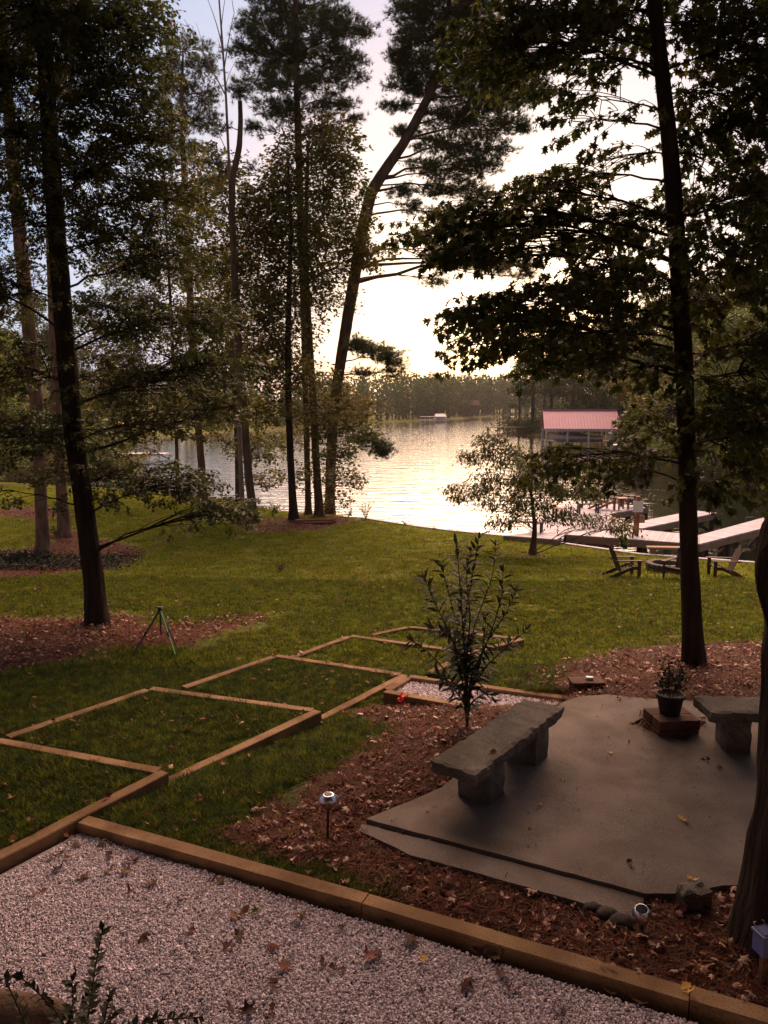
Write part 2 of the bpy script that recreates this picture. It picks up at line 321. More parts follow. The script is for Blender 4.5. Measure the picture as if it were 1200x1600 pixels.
gm = tri_mesh('ground', np.stack([X, Y, Z], -1).reshape(-1, 3), np.stack([ii, ii+1, ii+nx+1, ii+nx], 1), True)
# bare earth / pine straw mask
def pgpoly(pts): return [tuple(PG(*p)[:2]) for p in pts]
STRAW = [pgpoly(q) for q in ([(350, 1310), (700, 1420), (1200, 1610), (1400, 1500), (1400, 1300), (1150, 1380), (1010, 1440), (640, 1340), (560, 1290), (690, 1235), (860, 1110), (700, 1100), (640, 1125), (500, 1235)],
   [(860, 1100), (1030, 1110), (1300, 1120), (1300, 1003), (1110, 1010), (990, 1018), (900, 1040)],
   [(-200, 965), (100, 968), (180, 978), (300, 972), (410, 962), (390, 978), (290, 1003), (150, 1012), (90, 1030), (-200, 1080)],
   [(-200, 862), (40, 858), (110, 838), (190, 848), (225, 862), (190, 885), (60, 900), (-200, 915)],
   [(-80, 800), (60, 790), (130, 800), (60, 812)], [(370, 824), (440, 818), (520, 808), (560, 812), (500, 828), (400, 832)], [(560, 1112), (680, 1098), (800, 1108), (880, 1112), (700, 1180)],
   [(480, 1340), (560, 1290), (1100, 1400), (1400, 1480), (1400, 1640), (1190, 1590), (700, 1432)], [(985, 1130), (1070, 1158), (1103, 1128), (1030, 1112)])]
def straw(x, y):
    out = np.full(np.shape(x), -9.0)
    for i, p in enumerate(STRAW):
        out = np.maximum(out, sdf(p, x, y)*(1.6 if i in (0, 6, 7, 8) else .7))
    for px, py, r in ((1085, 1040, .9), (152, 975, .8), (68, 865, 1.1), (100, 835, 1.0), (397, 815, 1), (458, 812, 1), (508, 803, 1.2), (318, 785, 1), (830, 868, .45)):
        c = PG(px, py); out = np.maximum(out, (r-np.hypot(x-c[0], y-c[1]))*.8)
    return out
near2 = ((Y > 0) & (Y < 48) & (np.abs(X) < 28))
mask = np.zeros(X.shape, np.float32); mask[near2] = np.clip(.5+1.2*straw(X[near2], Y[near2]), 0, 1)
mask[sdf(FARL, X, Y) > 0] = .3; mask[(sdf(RIGHT, X, Y) > 0)] = .45; mask[(sdf(NEAR, X, Y) < 0) & (sdf(RIGHT, X, Y) < .2) & (sdf(FARL, X, Y) < .2)] = 1
at = gm.attributes.new('straw', 'FLOAT', 'POINT'); at.data.foreach_set('value', mask.ravel())
gmat = bpy.data.materials.new('ground'); gmat.use_nodes = True; t = gmat.node_tree; l = t.links; b = t.nodes['Principled BSDF']; b.inputs['Roughness'].default_value = .95; b.inputs['Specular IOR Level'].default_value = .1
tc = N(t, 'ShaderNodeTexCoord'); a_ = N(t, 'ShaderNodeAttribute', attribute_name='straw')
def noise_(scale, det=5):
    n = N(t, 'ShaderNodeTexNoise'); n.inputs['Scale'].default_value = scale; n.inputs['Detail'].default_value = det; l.new(tc.outputs['Object'], n.inputs['Vector']); return n.outputs[0]
def mixc(f, c1, c2):
    m = N(t, 'ShaderNodeMix', data_type='RGBA')
    if f is not None: l.new(f, m.inputs[0])
    for s_, c in ((6, c1), (7, c2)):
        if isinstance(c, tuple): m.inputs[s_].default_value = (*c, 1)
        else: l.new(c, m.inputs[s_])
    return m.outputs[2]
def rng_(f, a, b_):
    m = N(t, 'ShaderNodeMapRange'); m.inputs[1].default_value = a; m.inputs[2].default_value = b_; l.new(f, m.inputs[0]); return m.outputs[0]
gr = mixc(rng_(noise_(.35), .4, .65), (.11, .145, .008), (.18, .16, .012)); gr = mixc(rng_(noise_(9), .35, .7), gr, (.08, .10, .008))
gr = mixc(rng_(noise_(2.2), .62, .72), gr, (.13, .09, .03))
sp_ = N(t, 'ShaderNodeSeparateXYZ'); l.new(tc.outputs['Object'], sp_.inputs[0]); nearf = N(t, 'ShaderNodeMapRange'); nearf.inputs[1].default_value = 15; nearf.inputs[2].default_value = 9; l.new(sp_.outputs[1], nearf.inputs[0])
sg = mixc(rng_(noise_(3.0), .45, .6), (.035, .055, .009), (.06, .040, .018)); gr = mixc(nearf.outputs[0], gr, sg)   # near grass painted darker for foreground shade, with bare soil patches
st = mixc(rng_(noise_(30), .4, .6), (.05, .018, .009), (.13, .045, .02)); st = mixc(rng_(noise_(1.4), .4, .7), st, (.09, .036, .018))
ad = N(t, 'ShaderNodeMath', operation='ADD'); l.new(a_.outputs['Fac'], ad.inputs[0]); ns = N(t, 'ShaderNodeMath', operation='MULTIPLY_ADD'); ns.inputs[1].default_value = 1.3; ns.inputs[2].default_value = -.65; l.new(noise_(2.5), ns.inputs[0]); l.new(ns.outputs[0], ad.inputs[1])
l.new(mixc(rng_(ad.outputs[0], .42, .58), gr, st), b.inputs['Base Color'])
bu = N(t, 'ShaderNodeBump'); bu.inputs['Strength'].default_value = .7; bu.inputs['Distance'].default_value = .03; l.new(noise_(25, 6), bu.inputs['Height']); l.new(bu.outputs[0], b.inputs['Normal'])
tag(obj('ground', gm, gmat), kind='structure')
# ------------------------------------------------------------------ lake
wm = bpy.data.materials.new('lake_water'); wm.use_nodes = True; t = wm.node_tree; l = t.links; b = t.nodes['Principled BSDF']
b.inputs['Base Color'].default_value = (.012, .014, .010, 1); b.inputs['Roughness'].default_value = .05; b.inputs['IOR'].default_value = 1.33; b.inputs['Specular IOR Level'].default_value = .5
tc = N(t, 'ShaderNodeTexCoord'); hgt = None
for sc_, dist_, rot_ in (((.45, 1.5, 1), .11, .3), ((2.2, 6, 1), .02, -.15)):
    mp = N(t, 'ShaderNodeMapping'); mp.inputs['Scale'].default_value = sc_; mp.inputs['Rotation'].default_value = (0, 0, rot_); l.new(tc.outputs['Object'], mp.inputs[0])
    n_ = N(t, 'ShaderNodeTexNoise'); n_.inputs['Scale'].default_value = 1; n_.inputs['Detail'].default_value = 3; l.new(mp.outputs[0], n_.inputs['Vector'])
    bu = N(t, 'ShaderNodeBump'); bu.inputs['Strength'].default_value = .5; bu.inputs['Distance'].default_value = dist_; l.new(n_.outputs[0], bu.inputs['Height'])
    if hgt: l.new(hgt, bu.inputs['Normal'])
    hgt = bu.outputs[0]
l.new(hgt, b.inputs['Normal'])
wmsh = tri_mesh('lake_water', [(-900, 15, -2.35), (900, 15, -2.35), (900, 1500, -2.35), (-900, 1500, -2.35)], [(0, 1, 2, 3)])
tag(obj('lake_water', wmsh, wm), kind='structure')
# seawall along the lawn
sw = empty('seawall', (0, 0, 0), label='low timber seawall with pale cap along the lawn edge by the dock', cat='seawall')
pts = [(20, 21.6), (16, 22.6), (12, 23.6), (9.9, 24.7), (8.5, 25.2), (6.27, 27.3), (4.7, 28.7), (2.54, 30.05), (1.06, 31.36), (-1.14, 33.9)]
for a, b_ in zip(pts[:-1], pts[1:]):
    za, zb = rbf(*a)+.02, rbf(*b_)+.02
    d = np.array(b_)-np.array(a); d = d/np.linalg.norm(d); nrm = np.array((-d[1], d[0])); nrm = nrm if nrm[1] > 0 else -nrm
    A_ = np.array(a)+nrm*.09; B_ = np.array(b_)+nrm*.09
    mb = MB(); mb.bar((*A_, za-.6), (*B_, zb-.6), .1, 1.14); mb.build('wall_board', M['piling'], sw)
    mb = MB(); mb.bar((*(A_+d*.01), za), (*(B_-d*.01), zb), .2, .05, bev=.006); mb.build('cap', M['white'] if False else M['deck'], sw)
# ------------------------------------------------------------------ scatter helper (stuff only)
def scatter(name, pts, rot, scl, protos, parent=None, pick=None):
    pts = np.asarray(pts, np.float32); n = len(pts)
    me = bpy.data.meshes.new(name); me.vertices.add(n); me.vertices.foreach_set('co', pts.ravel())
    a = me.attributes.new('rot', 'FLOAT_VECTOR', 'POINT'); a.data.foreach_set('vector', np.asarray(rot, np.float32).ravel())
    a = me.attributes.new('scl', 'FLOAT', 'POINT'); a.data.foreach_set('value', np.asarray(scl, np.float32).ravel())
    a = me.attributes.new('pick', 'INT', 'POINT'); a.data.foreach_set('value', np.asarray(pick if pick is not None else RNG.integers(0, len(protos), n), np.int32))
    ng = bpy.data.node_groups.new(name, 'GeometryNodeTree')
    ng.interface.new_socket('Geometry', in_out='INPUT', socket_type='NodeSocketGeometry'); ng.interface.new_socket('Geometry', in_out='OUTPUT', socket_type='NodeSocketGeometry')
    gi = ng.nodes.new('NodeGroupInput'); go = ng.nodes.new('NodeGroupOutput'); io = ng.nodes.new('GeometryNodeInstanceOnPoints'); jo = ng.nodes.new('GeometryNodeGeometryToInstance')
    for p in reversed(protos):
        oi = ng.nodes.new('GeometryNodeObjectInfo'); oi.inputs['Object'].default_value = p; oi.inputs['As Instance'].default_value = True
        ng.links.new(oi.outputs['Geometry'], jo.inputs[0])
    def at_(nm, ty):
        q = ng.nodes.new('GeometryNodeInputNamedAttribute'); q.data_type = ty; q.inputs['Name'].default_value = nm; return q.outputs['Attribute']
    jg = ng.nodes.new('GeometryNodeJoinGeometry')
    for l_ in list(ng.links):
        if l_.to_node == jo: s_ = l_.from_socket; ng.links.remove(l_); ng.links.new(s_, jg.inputs[0])
    ng.links.new(gi.outputs[0], io.inputs['Points']); ng.links.new(jg.outputs[0], io.inputs['Instance']); io.inputs['Pick Instance'].default_value = True
    ng.links.new(at_('pick', 'INT'), io.inputs['Instance Index']); ng.links.new(at_('scl', 'FLOAT'), io.inputs['Scale'])
    er = ng.nodes.new('FunctionNodeEulerToRotation'); ng.links.new(at_('rot', 'FLOAT_VECTOR'), er.inputs[0]); ng.links.new(er.outputs[0], io.inputs['Rotation'])
    ng.links.new(io.outputs[0], go.inputs[0])
    o = bpy.data.objects.new(name, me); link(o, parent); o['kind'] = 'stuff'
    md = o.modifiers.new('scatter', 'NODES'); md.node_group = ng
    return o
def proto(name, me, m):
    me.materials.append(m); return bpy.data.objects.new(name, me)
# ------------------------------------------------------------------ leaves
def leaf_lobed(fold=.25, droop=.25, lobes=((.17, .22), (.09, .34), (.34, .50), (.13, .60), (.24, .80))):
    L = [(0, 0)] + list(lobes) + [(0, 1)]
    V = [(0, 0, 0), (0, .35, 0), (0, .7, 0), (0, 1, 0)]; T = []
    for s in (-1, 1):
        b0 = len(V); V += [(s*x, y, 0) for x, y in lobes]; m = len(lobes)
        ids = [0]+[b0+i for i in range(m)]+[3]
        for a, b_ in zip(ids[:-1], ids[1:]):
            mid = 1 if (V[a][1]+V[b_][1])/2 < .5 else 2
            if mid not in (a, b_): T.append((mid, a, b_) if s > 0 else (mid, b_, a))
        k = [i for i in ids if V[i][1] < .5][-1]; k2 = [i for i in ids if V[i][1] >= .5][0]
        T.append((1, k, 2) if s > 0 else (1, 2, k))
    V = np.array(V, float); V[:, 2] = fold*np.abs(V[:, 0])-droop*V[:, 1]**2*.6
    return V, np.array(T)
LF_OAK = leaf_lobed(); LF_OAK2 = leaf_lobed(.35, .5, ((.12, .22), (.08, .3), (.40, .40), (.12, .5), (.36, .70), (.10, .74)))
LF_SIMPLE = (np.array([(0, 0, 0), (.28, .42, .05), (0, 1, -.08), (-.28, .42, .05), (0, .5, -.03)]), np.array([(0, 1, 4), (1, 2, 4), (0, 4, 3), (4, 2, 3)]))
LF_LANCE = (np.array([(0, 0, 0), (.085, .3, .02), (.075, .65, -.02), (0, 1, -.14), (-.075, .65, -.02), (-.085, .3, .02), (0, .3, 0), (0, .65, -.04)]), np.array([(0, 1, 6), (1, 2, 7), (1, 7, 6), (2, 3, 7), (0, 6, 5), (6, 7, 5), (5, 7, 4), (7, 3, 4)]))
LF_2 = (np.array([(0, 0, 0), (.3, .5, .06), (0, 1, 0), (-.3, .5, .06)]), np.array([(0, 1, 2), (0, 2, 3)]))
LF_NARROW = (LF_SIMPLE[0]*np.array((.55, 1, 1)), LF_SIMPLE[1])
def nrmz(v): return v/(np.linalg.norm(v, axis=-1, keepdims=True)+1e-9)
def place_leaves(acc, tmpl, pos, d, nn, size):
    V, T = tmpl; d = nrmz(d); s = nrmz(np.cross(d, nn)); n = np.cross(s, d); m = len(pos)
    W_ = pos[:, None, :]+size[:, None, None]*(V[None, :, 0, None]*s[:, None, :]+V[None, :, 1, None]*d[:, None, :]+V[None, :, 2, None]*n[:, None, :])
    TT = (T[None]+(np.arange(m)*len(V))[:, None, None]).reshape(-1, 3); acc.add(W_.reshape(-1, 3), TT)
def needles_tmpl(n=24, ln=1.0, wd=.05, spread=1.1):
    V = []; T = []; r = np.random.default_rng(5)
    for k in range(n):
        a = r.uniform(0, 2*math.pi); e = r.uniform(.15, spread); d = np.array((math.sin(e)*math.cos(a), math.cos(e), math.sin(e)*math.sin(a))); d[2] -= .1
        s = np.cross(d, r.normal(size=3)); s /= np.linalg.norm(s); L = ln*r.uniform(.75, 1.1); b0 = d*.02+np.array((0, r.uniform(-.35, .2), 0))
        i = len(V); V += [b0+s*wd/2, b0-s*wd/2, b0+d*L]; T.append((i, i+1, i+2))
    return np.array(V), np.array(T)
LF_PINE = needles_tmpl()
def bez(a, b, c, n):
    t_ = np.linspace(0, 1, n)[:, None]; return (1-t_)**2*a+2*t_*(1-t_)*b+t_**2*c
# one tree from a trunk line and clumps of foliage hung on limbs
def tree(name, label, trunk, radii, blobs, bark, leafm, kind='broad', leaf=.12, dens=1.5, tmpl=None, group=None, cat='tree', step=.12, sides=12, rough=.06, rise=.35, limb_r=.05, minz=-99, own=0, flare=1.5, droop=.35, per=12, extra=None, spray=.5, depthf=1.0, tw=.004):
    trunk = np.array(trunk, float); base = trunk[0].copy()
    pts, rad = resample(trunk, radii, step); s = np.linalg.norm(pts-base, axis=1); rad = rad*(1+(flare-1)*np.exp(-s/.28))
    root = empty(name, tuple(base), 0, label, cat, group)
    loc = pts-base; loc = np.vstack([loc[0]-np.array((0, 0, .25)), loc]); rad2 = np.r_[rad[0]*1.08, rad]
    V, T = tube_np(loc, rad2, sides, rough); obj('trunk', tri_mesh('trunk', V, T, True), bark, root)
    lv = Acc(); br = Acc(); LP = []; LD = []; LN = []; LS = []
    R = np.random.default_rng(abs(hash(label)) % 99991 if False else int(sum(map(ord, label))))
    for bl in blobs:
        c, rr = np.array(bl[0], float), np.array(bl[1], float); dm = bl[2] if len(bl) > 2 else 1.0
        # attach
        hd = np.hypot(pts[:, 0]-c[0], pts[:, 1]-c[1]); za = max(minz, c[2]-rise*hd.min())
        k = int(np.argmin(np.abs(pts[:, 2]-za))); A = pts[k]; dist = np.linalg.norm(c-A)
        mid = (A+c)/2+np.array((0, 0, .12*dist))+R.normal(size=3)*.05*dist
        lp = bez(A, mid, c+nrmz(c-A)*rr.mean()*.4, 9); lp[1:-1] += R.normal(size=(7, 3))*.03*dist/3
        r0 = min(rad[k]*.5, limb_r*.62*(.35+.3*dist)); V, T = tube_np(lp-base, np.linspace(r0, .006 if kind != 'far' else .03, 9), 5); br.add(V, T)
        area = math.pi*rr[0]*rr[2]*4*.25*4/ math.pi*.785
        if kind == 'pine':
            nb = max(3, int(dens*dm*area/.11))
            for q in range(nb):
                u = R.normal(size=3); u = u/np.linalg.norm(u)*R.uniform(.35, 1)**.5; e = c+u*rr; st_ = lp[R.integers(4, 9)]
                ml = (st_+e)/2-np.array((0, 0, .08*np.linalg.norm(e-st_))); bl_ = bez(st_, ml, e+np.array((0, 0, .06)), 5)
                V, T = tube_np(bl_-base, np.linspace(.014, .006, 5), 3); br.add(V, T)
                dd = nrmz(e-st_)*.7+np.array((0, 0, .45)); m = per
                w_ = R.normal(size=(m, 3))*np.array((.13, .13, .07)); pp = e+w_-np.outer(R.uniform(0, .4, m), nrmz(e-st_))
                LP.append(pp); LD.append(dd+R.normal(size=(m, 3))*.45); LN.append(R.normal(size=(m, 3))); LS.append(leaf*R.uniform(.8, 1.2, m))
            continue
        nl = max(6, int(dens*dm*area/(leaf*leaf*.38))); ns = max(2, nl//per)
        u = R.normal(size=(ns, 3)); u = u/np.linalg.norm(u, axis=1)[:, None]*(R.uniform(.1, 1, (ns, 1))**.45); st_ = c+u*rr*(1, depthf, 1)
        # layered: pull heights together into shelves
        out = nrmz(st_-A+R.normal(size=(ns, 3))*.35*dist+1e-3); out[:, 2] = out[:, 2]*.5-.15*droop
        L_ = spray*R.uniform(.6, 1.3, ns)
        for q in range(ns):
            if q % 2 == 0 or kind == 'near':
                sp = lp[R.integers(3, 9)]; ml = (sp+st_[q])/2+np.array((0, 0, .06)); V, T = tube_np(bez(sp, ml, st_[q], 5)-base, np.linspace(.35*r0*.5+tw, tw*1.2, 5), 3); br.add(V, T)
            if kind != 'far':
                e = st_[q]+out[q]*L_[q]-np.array((0, 0, droop*.35*L_[q])); V, T = tube_np(bez(st_[q], st_[q]+out[q]*L_[q]*.5+np.array((0, 0, .02)), e, 4)-base, np.linspace(tw*1.2, tw*.6, 4), 3); br.add(V, T)
        tt = R.uniform(.05, 1.0, (ns, per)); tt[:, -3:] = R.uniform(.9, 1.02, (ns, 3))
        pos = st_[:, None, :]+out[:, None, :]*(L_[:, None]*tt)[..., None]; pos[..., 2] -= droop*.35*L_[:, None]*tt**2
        pos += R.normal(size=pos.shape)*(.02 if kind == 'near' else .06*leaf/.12)
        sd = R.normal(size=pos.shape)*np.array((1, 1, .45)); ld = out[:, None, :]*.5+sd*.8; ld[..., 2] -= droop
        LP.append(pos.reshape(-1, 3)); LD.append(ld.reshape(-1, 3)); LN.append((R.normal(size=pos.shape)*.45+np.array((0, 0, 1))).reshape(-1, 3)); LS.append(leaf*R.uniform(.65, 1.2, pos.shape[:2]).ravel())
    V0 = np.concatenate(LP); D0 = np.concatenate(LD); N0 = np.concatenate(LN); S0 = np.concatenate(LS)
    tm = tmpl or (LF_PINE if kind == 'pine' else LF_2 if kind == 'far' else LF_SIMPLE)
    if own:                                         # the leaves that show largest are parts of their own
        dcam = np.linalg.norm(V0-np.array((0, 0, CAMZ)), axis=1); rel = V0-np.array((0, 0, CAMZ)); fy = rel[:, 1]*cP-rel[:, 2]*sP
        vx = rel[:, 0]/np.maximum(fy, .1); vy = (rel[:, 1]*sP+rel[:, 2]*cP)/np.maximum(fy, .1)
        vis = (np.abs(vx) < .49) & (np.abs(vy) < .65) & (fy > 1); sc_ = np.where(vis, S0/dcam, 0)
        idx = np.argsort(-sc_)[:own]; keep = np.ones(len(V0), bool); keep[idx] = False
        lm = tri_mesh('leaf', tm[0], tm[1]); lm.materials.append(leafm)
        for i in idx:
            d = Vector(D0[i]).normalized(); sdv = d.cross(Vector(N0[i])).normalized(); nv = sdv.cross(d)
            o = bpy.data.objects.new('leaf', lm); link(o, root); o.matrix_local = Matrix.Translation(Vector(V0[i]-base)) @ (Matrix((sdv, d, nv)).transposed().to_4x4()) @ Matrix.Scale(float(S0[i]), 4)
        V0, D0, N0, S0 = V0[keep], D0[keep], N0[keep], S0[keep]
    place_leaves(lv, tm, V0-base, D0, N0, S0)
    if len(br.V): obj('branches', br.mesh('branches'), bark, root, 'stuff')
    obj('crown', lv.mesh('crown'), leafm, root, 'stuff')
    return root
def pxt(Y0, line, top=None):                        # trunk line given as (px, py, width px) at distance Y0
    pts = []; rs = []
    for i, (px, py, wd) in enumerate(line):
        p = P(px, py, Y0); pts.append(p); rs.append(wd/2/F*Y0*.80)
    g = rbf(pts[0][0], pts[0][1]) if Y0 < 46 else None
    if g is not None: pts[0][2] = float(g)
    return pts, rs
def bls(Y0, lst, dz=0.0, seed=1, deep=.9):
    R = np.random.default_rng(seed); out = []
    for q in lst:
        px, py, rx, ry = q[:4]; dm = q[4] if len(q) > 4 else 1.0; dy = R.uniform(-1, 1)*deep*Y0*.04
        if len(q) > 5: dy = q[5]
        c = P(px, py, Y0+dy); k = (Y0+dy)/F; g_ = 1.25; out.append((c, (rx*k*g_, max(rx, ry)*k*.9*g_, ry*k*g_), dm))
    return out
# ------------------------------------------------------------------ the trees, near to far
Y1 = float(PG(152, 975)[1])
tp, tr = pxt(Y1, [(152, 975, 40), (146, 900, 38), (130, 780, 37), (115, 680, 36), (104, 560, 35), (95, 450, 34), (84, 300, 32), (76, 180, 30), (68, 40, 27), (60, -120, 24), (52, -400, 14), (50, -620, 5)])
tree('oak_tree', 'tall dark oak with straight trunk in the bare patch left of the tripod', tp, tr, bls(Y1, [
 (60, 30, 100, 55, 1.5), (150, 50, 80, 55, 1.3), (205, 15, 35, 22, 1), (10, 110, 70, 70, 1.3), (160, 140, 75, 60, 1.3), (60, 220, 80, 70, 1), (215, 225, 60, 42, 1.1), (140, 270, 80, 55, 1.1), (235, 310, 60, 40, 1.1),
 (60, 350, 80, 50, .8), (170, 380, 75, 38, 1.1), (255, 405, 55, 32, .9), (20, 450, 60, 45, .8), (140, 480, 70, 35, .8), (230, 505, 75, 30, 1.1), (310, 490, 45, 22, 1), (320, 570, 60, 30, 1.1), (230, 600, 75, 32, 1.2), (140, 590, 60, 30, .7),
 (40, 580, 60, 40, .8), (30, 680, 70, 40, 1.1), (120, 680, 70, 32, 1.1), (225, 665, 60, 26, 1), (345, 640, 45, 22, .9), (170, 745, 80, 26, 1.2), (270, 760, 65, 24, 1.3), (345, 790, 48, 18, 1.2), (285, 815, 35, 14, .9), (20, 770, 40, 20, .5),
 (-120, 150, 130, 150, 1), (-120, 450, 110, 120, 1), (20, -120, 170, 70, .8), (20, -300, 170, 90, .6), (-80, -450, 120, 90, .5)], seed=3),
 M['bark_dark'], M['oak_leaf'], 'near', .138, 5.0, LF_OAK, sides=26, step=.07, rough=.09, own=300, limb_r=.04, spray=.42, flare=1.35)
Y11 = float(PG(1085, 1040)[1])
tp, tr = pxt(Y11, [(1085, 1040, 38), (1082, 980, 37), (1076, 850, 35), (1074, 720, 34), (1070, 600, 33), (1064, 480, 31), (1056, 350, 30), (1046, 220, 28), (1034, 110, 26), (1022, 0, 25), (1010, -120, 22), (990, -400, 15), (980, -650, 5)])
tree('oak_tree', 'slender dark oak rising from leaf litter behind the planter', tp, tr, bls(Y11, [
 (705, 362, 55, 26, 1.3), (770, 335, 60, 30, 1.3), (745, 395, 50, 22, 1.2), (825, 375, 55, 22, 1), (765, 500, 42, 24, 1.2), (760, 545, 30, 14, .8), (820, 520, 60, 28, 1.3), (800, 470, 50, 20, 1), (885, 470, 60, 32, 1.2), (890, 540, 55, 35, 1.2),
 (840, 30, 55, 32, .9), (900, 45, 65, 35, 1), (790, 75, 60, 40, 1), (830, 115, 45, 25, .7), (970, 30, 60, 35, .9), (935, 115, 45, 30, .5), (960, 160, 50, 25, .45), (905, 190, 30, 22, .45), (1100, 40, 70, 40, 1.1), (1170, 60, 60, 60, 1.1), (1110, 150, 60, 45, .9), (1180, 200, 60, 55, 1),
 (1090, 250, 50, 40, .8), (1160, 310, 60, 45, .9), (970, 250, 60, 22, .5), (890, 285, 60, 24, .8), (840, 300, 40, 20, .8), (935, 340, 70, 32, 1), (1010, 340, 60, 35, .9), (1110, 390, 60, 45, .9), (1185, 430, 50, 45, 1), (960, 420, 70, 38, 1), (1030, 450, 60, 38, 1),
 (1120, 480, 60, 40, .7), (960, 520, 60, 38, 1), (1030, 575, 44, 28, 1), (880, 568, 34, 14, .8), (1130, 590, 60, 35, .5), (1180, 540, 40, 40, .7), (1035, 668, 30, 24, .8), (1130, 680, 60, 38, .7), (1185, 740, 50, 42, .9), (1110, 760, 45, 22, .8), (905, 716, 50, 20, 1), (955, 740, 45, 24, .9), (1010, 716, 42, 20, .7), (1062, 640, 32, 26, 1), (1150, 640, 60, 35, 1), (1165, 690, 50, 30, .8),
 (1280, 300, 90, 130, .9), (1280, 560, 80, 120, .8), (950, -90, 170, 60, .8), (1130, -180, 170, 90, .8), (880, -260, 150, 80, .6), (1050, -400, 190, 100, .6)], seed=5, deep=1.6),
 M['bark_dark'], M['oak_leaf'], 'near', .118, 5.0, LF_OAK2, sides=26, step=.06, rough=.09, own=300, limb_r=.035, spray=.34, droop=.6, flare=1.4, rise=.25)
# close oak at the right edge; unseen crown overhead widened to shade the foreground
p0 = PG(1150, 1490); bx_, by_ = p0[0]+.34, p0[1]+.05
tr12 = [(bx_, by_, 0.0), (bx_-.01, by_+.01, .35), (bx_+.0, by_+.03, .9), (bx_+.01, by_+.05, 1.5), (bx_+.02, by_+.07, 1.95), (bx_-.02, by_+.09, 2.2), (bx_+.05, by_+.1, 2.38), (bx_+.12, by_+.12, 2.65), (bx_+.4, by_+.2, 3.2), (bx_+.8, by_+.2, 4.2), (bx_+.9, by_, 6.5), (bx_+.7, by_-.3, 9), (bx_+.3, by_-.4, 12)]
over = []
Rr = np.random.default_rng(21)
for k in range(150):
    x = Rr.uniform(-9, 9); y = Rr.uniform(-.5, 13); z = Rr.uniform(.55*y+4.6, .55*y+8)
    z = max(z, 6.4); over.append(((x, y, z), (1.3, 1.2, .6), .8))
tree('oak_tree', 'thick rough barked oak trunk cut off by the right edge of the photo', tr12, [.27, .245, .23, .225, .23, .28, .30, .26, .24, .22, .19, .14, .05], over, M['bark_dark'], M['oak_leaf'], 'broad', .24, 3.2, LF_2, sides=36, step=.035, rough=.13, flare=1.25, limb_r=.03, spray=.6, rise=.3, minz=6.2)
# two stout pines on the left
def simple_trunk(Y0, line): return pxt(Y0, line)
Y2 = float(PG(68, 865)[1]); tp, tr = pxt(Y2, [(68, 865, 24), (62, 740, 23), (56, 620, 24), (44, 500, 25), (32, 380, 24), (20, 260, 22), (10, 120, 19), (0, -60, 15), (-8, -250, 7)])
tree('pine_tree', 'stout pale barked pine beside the ivy patch at left', tp, tr, bls(Y2, [(10, 60, 60, 30), (-30, -60, 60, 40), (40, 0, 50, 30), (-40, 130, 50, 30), (30, -140, 60, 40), (-20, -230, 50, 30)], seed=7), M['bark_pine'], M['pine_leaf'], 'pine', .2, 1.4, per=9, flare=1.6, sides=16, rough=.05)
Y3 = float(PG(100, 838)[1]); tp, tr = pxt(Y3, [(101, 838, 24), (94, 740, 20), (88, 640, 19), (84, 520, 19), (80, 400, 17), (78, 250, 15), (76, 60, 12), (72, -120, 5)])
tree('pine_tree', 'reddish pine just behind the stout pine at left', tp, tr, bls(Y3, [(110, 120, 40, 24), (60, 40, 50, 26), (110, 0, 50, 30), (50, -80, 50, 30)], seed=8), M['bark_pine'], M['pine_leaf'], 'pine', .2, 1.4, per=9, flare=1.4, sides=14, rough=.05)
# T4 : pine with open top left of centre
Y4 = 38.5; tp, tr = pxt(Y4, [(319, 781, 16), (312, 690, 14), (303, 600, 14), (298, 480, 13), (292, 360, 12), (286, 240, 10), (284, 150, 7), (286, 80, 3)])
tree('pine_tree', 'open topped pine with short crown left of the dead snag', tp, tr, bls(Y4, [(290, 80, 38, 18), (262, 100, 22, 16), (315, 105, 26, 18), (275, 135, 30, 18), (310, 150, 34, 20), (250, 165, 16, 12), (290, 190, 34, 18), (325, 195, 22, 16), (265, 220, 22, 12), (305, 240, 30, 18), (330, 290, 26, 16), (280, 310, 24, 14)], seed=9), M['bark_pine'], M['pine_leaf'], 'pine', .2, 1.5, per=10)
BRL = dict(tmpl=LF_2, kind='broad', leaf=.19, per=9, spray=.5, tw=.005, droop=.2)
Y5 = 40.5; tp, tr = pxt(Y5, [(278, 771, 8), (276, 700, 7), (272, 600, 7), (268, 500, 6), (262, 400, 5), (258, 300, 3)])
tree('hardwood_tree', 'thin straight sapling left of the open topped pine', tp, tr, bls(Y5, [(265, 320, 35, 30, .6), (240, 390, 45, 35, .7), (285, 420, 40, 35, .7), (215, 460, 40, 35, .7), (260, 500, 45, 35, .8), (200, 560, 40, 35, .7), (290, 560, 40, 35, .8), (240, 630, 40, 30, .8), (300, 640, 35, 28, .8), (225, 700, 30, 18, .5), (170, 620, 40, 35, .8), (150, 520, 40, 35, .7), (180, 420, 35, 35, .6)], seed=10), M['bark_mid'], M['mid_leaf'], dens=4.6, **BRL)
Y5b = 39.0; tp, tr = pxt(Y5b, [(371, 781, 9), (370, 700, 8), (366, 610, 8), (360, 500, 6), (352, 400, 4)])
tree('hardwood_tree', 'thin pale trunked young tree right of the open topped pine', tp, tr, bls(Y5b, [(345, 420, 35, 30, .8), (370, 470, 35, 30, .8), (335, 500, 40, 30, .9), (380, 560, 40, 32, 1), (335, 590, 40, 30, 1), (365, 640, 45, 26, 1), (400, 700, 34, 22, 1), (405, 745, 24, 14, .9), (350, 690, 28, 16, .6)], seed=11), M['bark_mid'], M['mid_leaf'], dens=4.6, **BRL)
